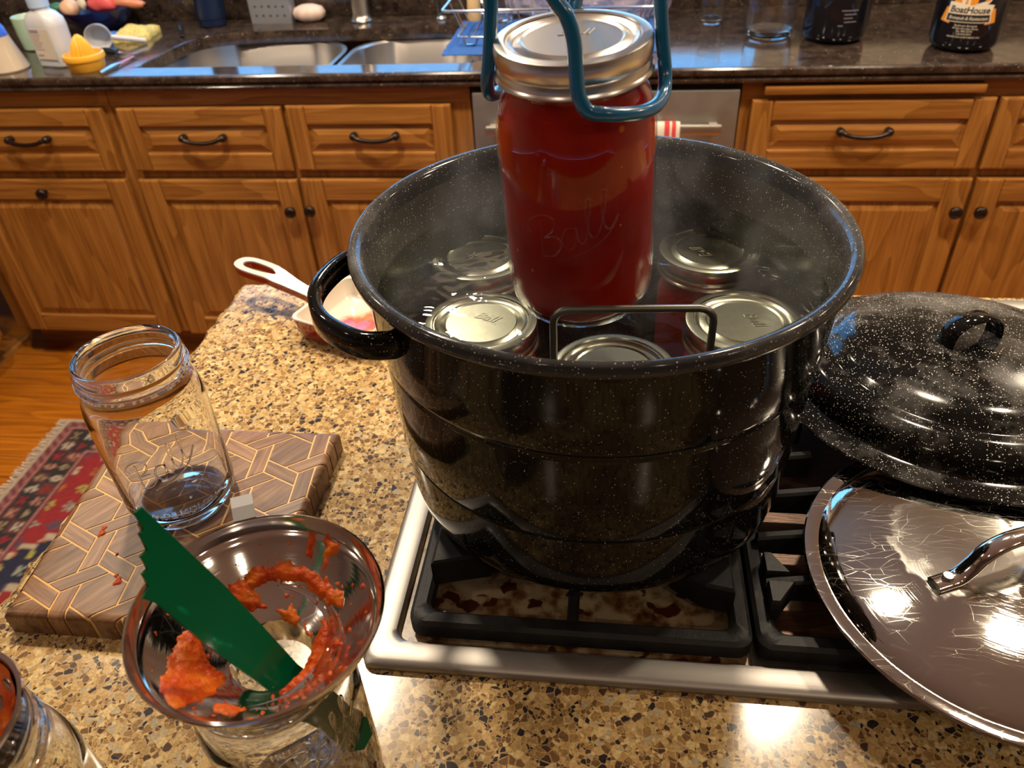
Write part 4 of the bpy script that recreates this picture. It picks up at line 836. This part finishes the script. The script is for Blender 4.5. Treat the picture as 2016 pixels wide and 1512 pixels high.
def spatula():
    H = Vector((-.1735, -.297, .157)); d = Vector((-.0515, .002, .085)).normalized(); w = Vector((.4, .91, 0)); w = (w-d*w.dot(d)).normalized(); n = d.cross(w)
    P = [(.1138, .0146), (.1148, .0097), (.1048, .0071), (.1060, .0034), (.0964, .0004), (.0977, -.0046), (.0899, -.0066), (.0911, -.0107), (.0838, -.0128), (.0826, -.0195), (.0747, -.0165), (.0405, -.0181), (.0011, -.0170), (-.079, -.0160), (-.088, -.010), (-.088, .0), (-.079, .005), (-.0149, .0035), (.0145, .0070), (.0512, .0110), (.0689, .0119)]
    V = [H+d*a+w*b+n*s for s in (-.0014, .0014) for a, b in P]; k = len(P); bm = bmesh.new(); vs_ = [bm.verts.new(v) for v in V]
    bm.faces.new(vs_[:k][::-1]); bm.faces.new(vs_[k:])
    for i in range(k): bm.faces.new((vs_[i], vs_[(i+1) % k], vs_[k+(i+1) % k], vs_[k+i]))
    bmesh.ops.bevel(bm, geom=[e for e in bm.edges if len(e.link_faces) == 2 and any(len(f.verts) > 6 for f in e.link_faces)], offset=.0005, segments=1, affect='EDGES')
    tag(bmo('jar_spatula', bm, GREEN), 'dark green plastic spatula with stepped end standing in the funnel', 'spatula')
spatula()
# ------------------------------------------------------------------ steel pot at the frame corner
cj = open_jar('ladle_jar', 'clear canning jar carrying a sauce-streaked steel ladle, beside the cutting board', (-.3105, -.3800, .0002), 0, [], .190, .0520)
ld = thing('steel_ladle', 'round steel ladle streaked with sauce resting on the mouth of a clear jar', 'ladle', (-.3105, -.3800, .1525))
bowl_ = [(0, 0), (.018, .002), (.031, .012), (.0385, .028), (.0450, .0475), (.0468, .0490), (.0462, .0502), (.0440, .0496), (.0372, .029), (.030, .0135), (.0170, .0035), (0, .0015)]
lathe('bowl', bowl_, MIRROR, ld, 96, 40)
def ladle_residue():
    V = []; F = []; n = 72; prof = [(.0433, .0475), (.0414, .042), (.0392, .035), (.0370, .0285), (.0335, .020), (.029, .0135), (.019, .006)]; k = len(prof)
    for i in range(n+1):
        a = radians(-75+150*i/n)
        for j, (r, z) in enumerate(prof): q = noise.noise(Vector((cos(a)*5, sin(a)*5, j*.9))); h = .0007+.0022*max(0, q+.15) if q > -.25 else -.001; V.append(((r-h)*cos(a), (r-h)*sin(a), z))
    for i in range(n):
        for j in range(k-1): a = i*k+j; F.append((a, a+1, a+k+1, a+k))
    o = mk('sauce_residue', V, F, RESIDUE, ld, 60); o['kind'] = 'stuff'
ladle_residue()
tube('handle', catmull([(-.0455, 0, .046), (-.060, -.001, .052), (-.11, -.004, .080), (-.20, -.01, .13)], 6), .005, MIRROR, ld, 12)
# ------------------------------------------------------------------ cutting board
def board():
    t = thing('cutting_board', 'walnut cutting board with woven hexagon strips outlined in pale inlay', 'board'); h = .0250
    BP = [(-.4765, -.1945), (-.262, -.1945), (-.2615, .0465), (-.497, .0465)]  # outline, counter-clockwise
    def inset(P, q):
        out = []; n = len(P)
        for i in range(n):
            p0, p1, p2 = Vector(P[i-1]), Vector(P[i]), Vector(P[(i+1) % n]); d1 = (p1-p0).normalized(); d2 = (p2-p1).normalized(); n1 = Vector((-d1.y, d1.x)); n2 = Vector((-d2.y, d2.x))
            b = (n1+n2).normalized(); out.append(p1+b*q/b.dot(n1))
        return [(p.x, p.y) for p in out]
    I = inset(BP, .0012); I2 = inset(BP, .0075)
    V, F = loft([[(x, y, .0) for x, y in I], [(x, y, h-.0075) for x, y in I], [(x, y, h-.0035) for x, y in inset(BP, .0024)], [(x, y, h-.0012) for x, y in inset(BP, .0048)], [(x, y, h-.0006) for x, y in I2]], cap0=True, cap1=True); mk('inlay_core', V, F, MAPLE, t, 60).cycles.is_caustics_receiver = True
    P1 = Vector((-.476, -.1098)); La = .0608; Lh = La/sqrt(3); s, wd = .0403, .0174; BE = .8; u = lambda a: Vector((cos(radians(a)), sin(radians(a)))); a1 = u(90+BE)*La; a2 = u(30+BE)*La; half = .00105; cnt = 0
    def shrink(P, q): return inset(P, q)
    def piece(P, mat):
        nonlocal cnt
        if sum(P[i][0]*P[(i+1) % len(P)][1]-P[(i+1) % len(P)][0]*P[i][1] for i in range(len(P))) < 0: P = P[::-1]
        P = shrink(P, half)
        if max(x for x, y in P) < -.499 or min(x for x, y in P) > -.2617 or max(y for x, y in P) < -.1945 or min(y for x, y in P) > .0465: return
        bm = bmesh.new(); V, F = prism_vf(P, .0004, h); vs_ = [bm.verts.new(v) for v in V]
        for f in F: bm.faces.new([vs_[i] for i in f])
        E = []
        for i in range(4):
            a, b = Vector((*BP[i], 0)), Vector((*BP[(i+1) % 4], 0)); d = (b-a).normalized(); nn = Vector((d.y, -d.x, 0)); E.append((a, nn))
        for a, nn in E:
            r = bmesh.ops.bisect_plane(bm, geom=bm.verts[:]+bm.edges[:]+bm.faces[:], plane_co=a, plane_no=nn, clear_outer=True)
            ed = [e for e in bm.edges if e.is_boundary]
            if ed: bmesh.ops.holes_fill(bm, edges=ed)
        if len(bm.faces) < 4 : bm.free(); return
        rr_ = .0065
        for a, nn in E:
            for q in (.0004, .0013, .0026, .0044, rr_): bmesh.ops.bisect_plane(bm, geom=bm.verts[:]+bm.edges[:]+bm.faces[:], plane_co=a-nn*q, plane_no=nn)
        for v in bm.verts:
            if v.co.z > h*.5:
                q = min(max(0, (a-v.co).dot(nn)) for a, nn in E)
                if q < rr_: v.co.z = h-rr_+sqrt(max(0, rr_*rr_-(rr_-q)**2))
        bmo('wood_tile', bm, mat, t, 30).cycles.is_caustics_receiver = True
    for i in range(-4, 6):
        for j in range(-3, 7):
            P = P1+a1*i+a2*j
            if not (-.6 < P.x < -.16 and -.32 < P.y < .16): continue
            for k in range(3):
                A = P+u(94.7+BE+120*k)*wd; B = P+u(-25.3+BE+120*k)*s; piece([tuple(P), tuple(B), tuple(A+B-P), tuple(A)], WAL[(0, 1, 2)[k]] if k == 0 else (WAL[1] if k == 1 else WAL[2]))
            C = P+u(60+BE)*Lh; A = P+u(94.7+BE)*wd-C; piece([tuple(C+Matrix.Rotation(radians(60*q), 2) @ A) for q in range(6)], WAL[3])
board()
def drips():
    V, F = [], []
    for x, y, r in ((-.4399, -.0987, .0022), (-.4389, -.1048, .0030), (-.3954, -.1559, .0032), (-.4000, -.1500, .0016), (-.412, -.127, .0012)):
        v, f = lathe_vf([(r, .0249), (r*.95, .0254), (r*.5, .0259), (0, .0261)], 14, wob=lambda a, z: 1+.25*sin(3*a+x*900)); o = len(V); V += [(x+a, y+b*1.4, c) for a, b, c in v]; F += [tuple(i+o for i in q) for q in f]
    o = mk('sauce_drips', V, F, RESIDUE, next(q for q in bpy.data.objects if q.name == 'cutting_board'), 60); o['kind'] = 'stuff'
drips()
# ------------------------------------------------------------------ square skillet behind the pot
def skillet():
    t = thing('enamel_skillet', 'little square red enamel skillet with cream inside and tomato smears', 'skillet', (-.309, .282, 0), radians(158))
    T = NT('cream_enamel_smeared'); o = T.obj(); n = T.noise(o, 24, 4, .6).outputs[0]; sx = T.n('VectorMath', {0: T.n('VectorMath', {0: o, 1: (0.012, .006, -.004)}, operation='ADD').outputs[0]}, operation='LENGTH').outputs['Value']
    f = T.ramp(T.m('ADD', T.m('MULTIPLY', sx, 11.0), T.m('MULTIPLY', T.m('SUBTRACT', n, .5), 1.1)), [(.22, (1, 1, 1)), (.5, (0, 0, 0))])
    T.p(col=T.mix(f, (.66, .58, .47), T.ramp(n, [(.4, (.50, .055, .018)), (.62, (.60, .21, .085))])), rough=.2, coat=.3); CRE = T.mat
    sq = lambda a, z, r: [(x, y, z) for x, y in rrect(-a, a, -a, a, r, 6)]
    V, F = loft([sq(.052, .002, .012), sq(.0545, .004, .013), sq(.0585, .026, .012), sq(.0595, .0315, .012)], cap0=True); mk('outside', V, F, RED, t, 40)
    V, F = loft([sq(.0595, .0315, .012), sq(.0585, .0328, .012), sq(.0555, .0315, .011), sq(.049, .012, .012), sq(.044, .0075, .011)], cap1=True); mk('inside', V, F, CRE, t, 40)
    L = catmull([(.056, .012, 0), (.075, .0085, 0), (.10, .010, 0), (.135, .0155, 0), (.172, .0165, 0), (.190, .011, 0), (.195, 0, 0), (.190, -.011, 0), (.172, -.0165, 0), (.135, -.0155, 0), (.10, -.010, 0), (.075, -.0085, 0), (.056, -.012, 0)], 3)
    Hh = catmull([(.128, .0, 0), (.140, .0065, 0), (.172, .0080, 0), (.183, 0, 0), (.172, -.0080, 0), (.140, -.0065, 0)], 4, True)
    zf = lambda x: .028+.020*max(0, min(1, (x-.056)/.08))**1.2*1.0+ .004*max(0, (x-.13)/.06)
    for nm, zo, z1, mt in (('handle_top', .0, .0022, CRE), ('handle_underside', -.0085, .0, RED)):
        bm = bmesh.new(); polyfill(bm, [(p.x, p.y) for p in L], [[(p.x, p.y) for p in Hh]], 0)
        ex = bmesh.ops.extrude_face_region(bm, geom=bm.faces[:]); vv = [e for e in ex['geom'] if isinstance(e, bmesh.types.BMVert)]
        for v in bm.verts: v.co.z = zf(v.co.x)+zo
        for v in vv: v.co.z = zf(v.co.x)+z1
        bmo(nm, bm, mt if mt is RED else WHITE, t, 40)
skillet()
# ------------------------------------------------------------------ lids
def handle_arch(par, mat, pts, sec, name='handle'):
    P = catmull(pts, 6); V = []; F = []; k = len(sec)
    for i, p in enumerate(P):
        a = P[max(0, i-1)]; b = P[min(len(P)-1, i+1)]; d = (b-a).normalized(); sd_ = Vector((0, 1, 0)); nn = d.cross(sd_).normalized()
        for u_, v_ in sec: V.append(p+sd_*u_-nn*v_)
    for i in range(len(P)-1):
        for j in range(k): F.append((i*k+j, i*k+(j+1) % k, (i+1)*k+(j+1) % k, (i+1)*k+j))
    F += [tuple(range(k))[::-1], tuple(range(len(V)-k, len(V)))]; return mk(name, V, F, mat, par, 60)
bl = thing('pot_lid', 'large black speckled domed lid with limescale lying behind the steel lid', 'lid', (.352, .121, .0575)); bl.rotation_euler = (radians(-2.6), 0, 0)
bt = [(.1785, -.0006), (.1800, .0008), (.1790, .0022), (.170, .0028), (.158, .0034), (.1545, .0048), (.1535, .0085), (.1515, .0160), (.1440, .0245), (.135, .0285), (.128, .0297), (.124, .0293), (.121, .0310), (.116, .0365), (.108, .0405), (.095, .0430), (.07, .0465), (.04, .0490), (0, .0500)]
lathe('dome', bt+[(0, .0488), (.04, .0478), (.094, .0418), (.115, .0350), (.122, .0285), (.133, .0272), (.142, .0235), (.150, .015), (.152, .008), (.153, .0035), (.157, .0020), (.1785, -.0006)], ENAMEL_DUST, bl, 144, 40)
o = handle_arch(bl, ENAMEL, [(-.026, 0, .0478), (-.0275, 0, .051), (-.024, 0, .064), (-.012, 0, .071), (.0, 0, .0725), (.012, 0, .071), (.024, 0, .064), (.0275, 0, .051), (.026, 0, .0478)], [(-.010, -.001), (-.0085, -.003), (.0085, -.003), (.010, -.001), (.009, .001), (.0, -.001), (-.009, .001)]); o.rotation_euler = (0, 0, radians(24))
sl = thing('saucepan_lid', 'scratched stainless steel lid with riveted arch handle on the grates', 'lid', (.3165, -.1135, .0455))
st = [(.1420, .0), (.1455, .0006), (.1462, .0022), (.1450, .0036), (.1370, .0040), (.1345, .0034), (.1332, .0042), (.1315, .0058), (.120, .0080), (.09, .0116), (.05, .0140), (0, .0148)]
lathe('dome', st+[(0, .0136), (.05, .0128), (.09, .0104), (.12, .0068), (.131, .0046), (.1335, .0020), (.142, .0)], STEEL_LID, sl, 160, 40)
sec = [(.0075*cos(a*pi/6), .0042*sin(a*pi/6)) for a in range(12)]
ho = handle_arch(sl, MIRROR, [(-.066, 0, .0150), (-.058, 0, .0156), (-.046, 0, .0170), (-.037, 0, .026), (-.029, 0, .038), (-.016, 0, .0445), (.0, 0, .046), (.016, 0, .0445), (.029, 0, .038), (.037, 0, .026), (.046, 0, .0170), (.058, 0, .0156), (.066, 0, .0150)], sec); ho.rotation_euler = (0, 0, radians(22))
for s in (-1, 1):
    r_ = lathe('rivet', [(.0042, .0), (.0042, .0055), (.0035, .0068), (0, .007)], STEEL, sl, 20); a = radians(22); r_.location = (s*.056*cos(a), s*.056*sin(a), .0160)
# ------------------------------------------------------------------ jar lifter
def lifter():
    t = thing('jar_lifter', 'blue vinyl coated wire jar lifter gripping the lifted jar under its band', 'tongs')
    ax = LC-TN*.030; A = [(-.030, -.112, .492), (-.0255, -.117, .470), (-.0213, -.1185, .460), (-.0163, -.1185, .4529), (-.0125, -.1185, .4409), (-.0112, -.1185, .4234), (-.0097, -.1185, .4130), (-.0050, -.1180, .4055), (.0045, -.1155, .4030), (.0150, -.1085, .4005), (.0245, -.0985, .3985), (.0320, -.0840, .3975), (.0362, -.070, .4000), (.0365, -.062, .4090), (.0340, -.060, .4259), (.0315, -.060, .4472), (.0300, -.062, .470), (.024, -.066, .500)]
    P = [Vector(a) for a in A]; top = Vector((-.016, -.062, .56))
    def run(Q):
        return catmull([top+(Q[0]-top)*.15+Vector((0, 0, .0))]+Q+[top+(Q[-1]-top)*.15], 5)
    P = [p+(Vector((p.x, p.y, 0))-Vector((ax.x, ax.y, 0))).normalized()*.0012 for p in P]
    tube('grip_loop', run(P), .0041, BLUE, t, 14)
    P2 = [Vector((2*ax.x-p.x, 2*ax.y-p.y, p.z-.006)) for p in P]; tube('grip_loop', run(P2), .0041, BLUE, t, 14)
    V, F = lathe_vf([(0, -.012), (.006, -.012), (.008, -.010), (.008, .010), (.006, .012), (0, .012)], 20); mk('pivot', [(top.x+a, top.y+c, top.z+b) for a, b, c in V], F, STEEL, t, 40)
    GR = plain('handle_sleeve', (.02, .02, .022), .5)
    for s in (-1, 1): tube('handle', catmull([top, top+Vector((s*.012, s*-.006, .03)), top+Vector((s*.022, s*-.012, .08)), top+Vector((s*.026, s*-.014, .14))], 5), .0065, GR, t, 12)
lifter()
# ------------------------------------------------------------------ steam
def steam():
    V, F = lathe_vf([(0, WZ+.002), (.165, WZ+.002), (.165, .275), (.12, .36), (0, .36)], 40)
    T = NT('steam_vapour'); T.t.nodes.remove(T.b); o = T.n('TexCoord').outputs['Object']; z = T.n('SeparateXYZ', {0: o}).outputs[2]
    n = T.noise(T.n('Mapping', {'Vector': o, 'Scale': (1, 1, .7)}).outputs[0], 17, 4, .55, .8).outputs[0]
    side = T.ramp(T.n('SeparateXYZ', {0: o}).outputs[0], [(.0, (1, 1, 1)), (.5, (1, 1, 1))]); f = T.ramp(n, [(.50, (0, 0, 0)), (.70, (1, 1, 1))]); fall = T.ramp(z, [(.236, (1, 1, 1)), (.35, (0, 0, 0))])
    dn = T.m('MULTIPLY', T.m('MULTIPLY', f, fall), 3.6)
    v = T.n('VolumeScatter', {'Color': (.95, .95, .95), 'Density': dn, 'Anisotropy': .2}); T.t.links.new(v.outputs[0], T.out.inputs['Volume'])
    o = mk('steam', V, F, T.mat); tag(o, 'faint wisps of steam rising from the hot water in the pot', 'steam', None, 'stuff')
steam()
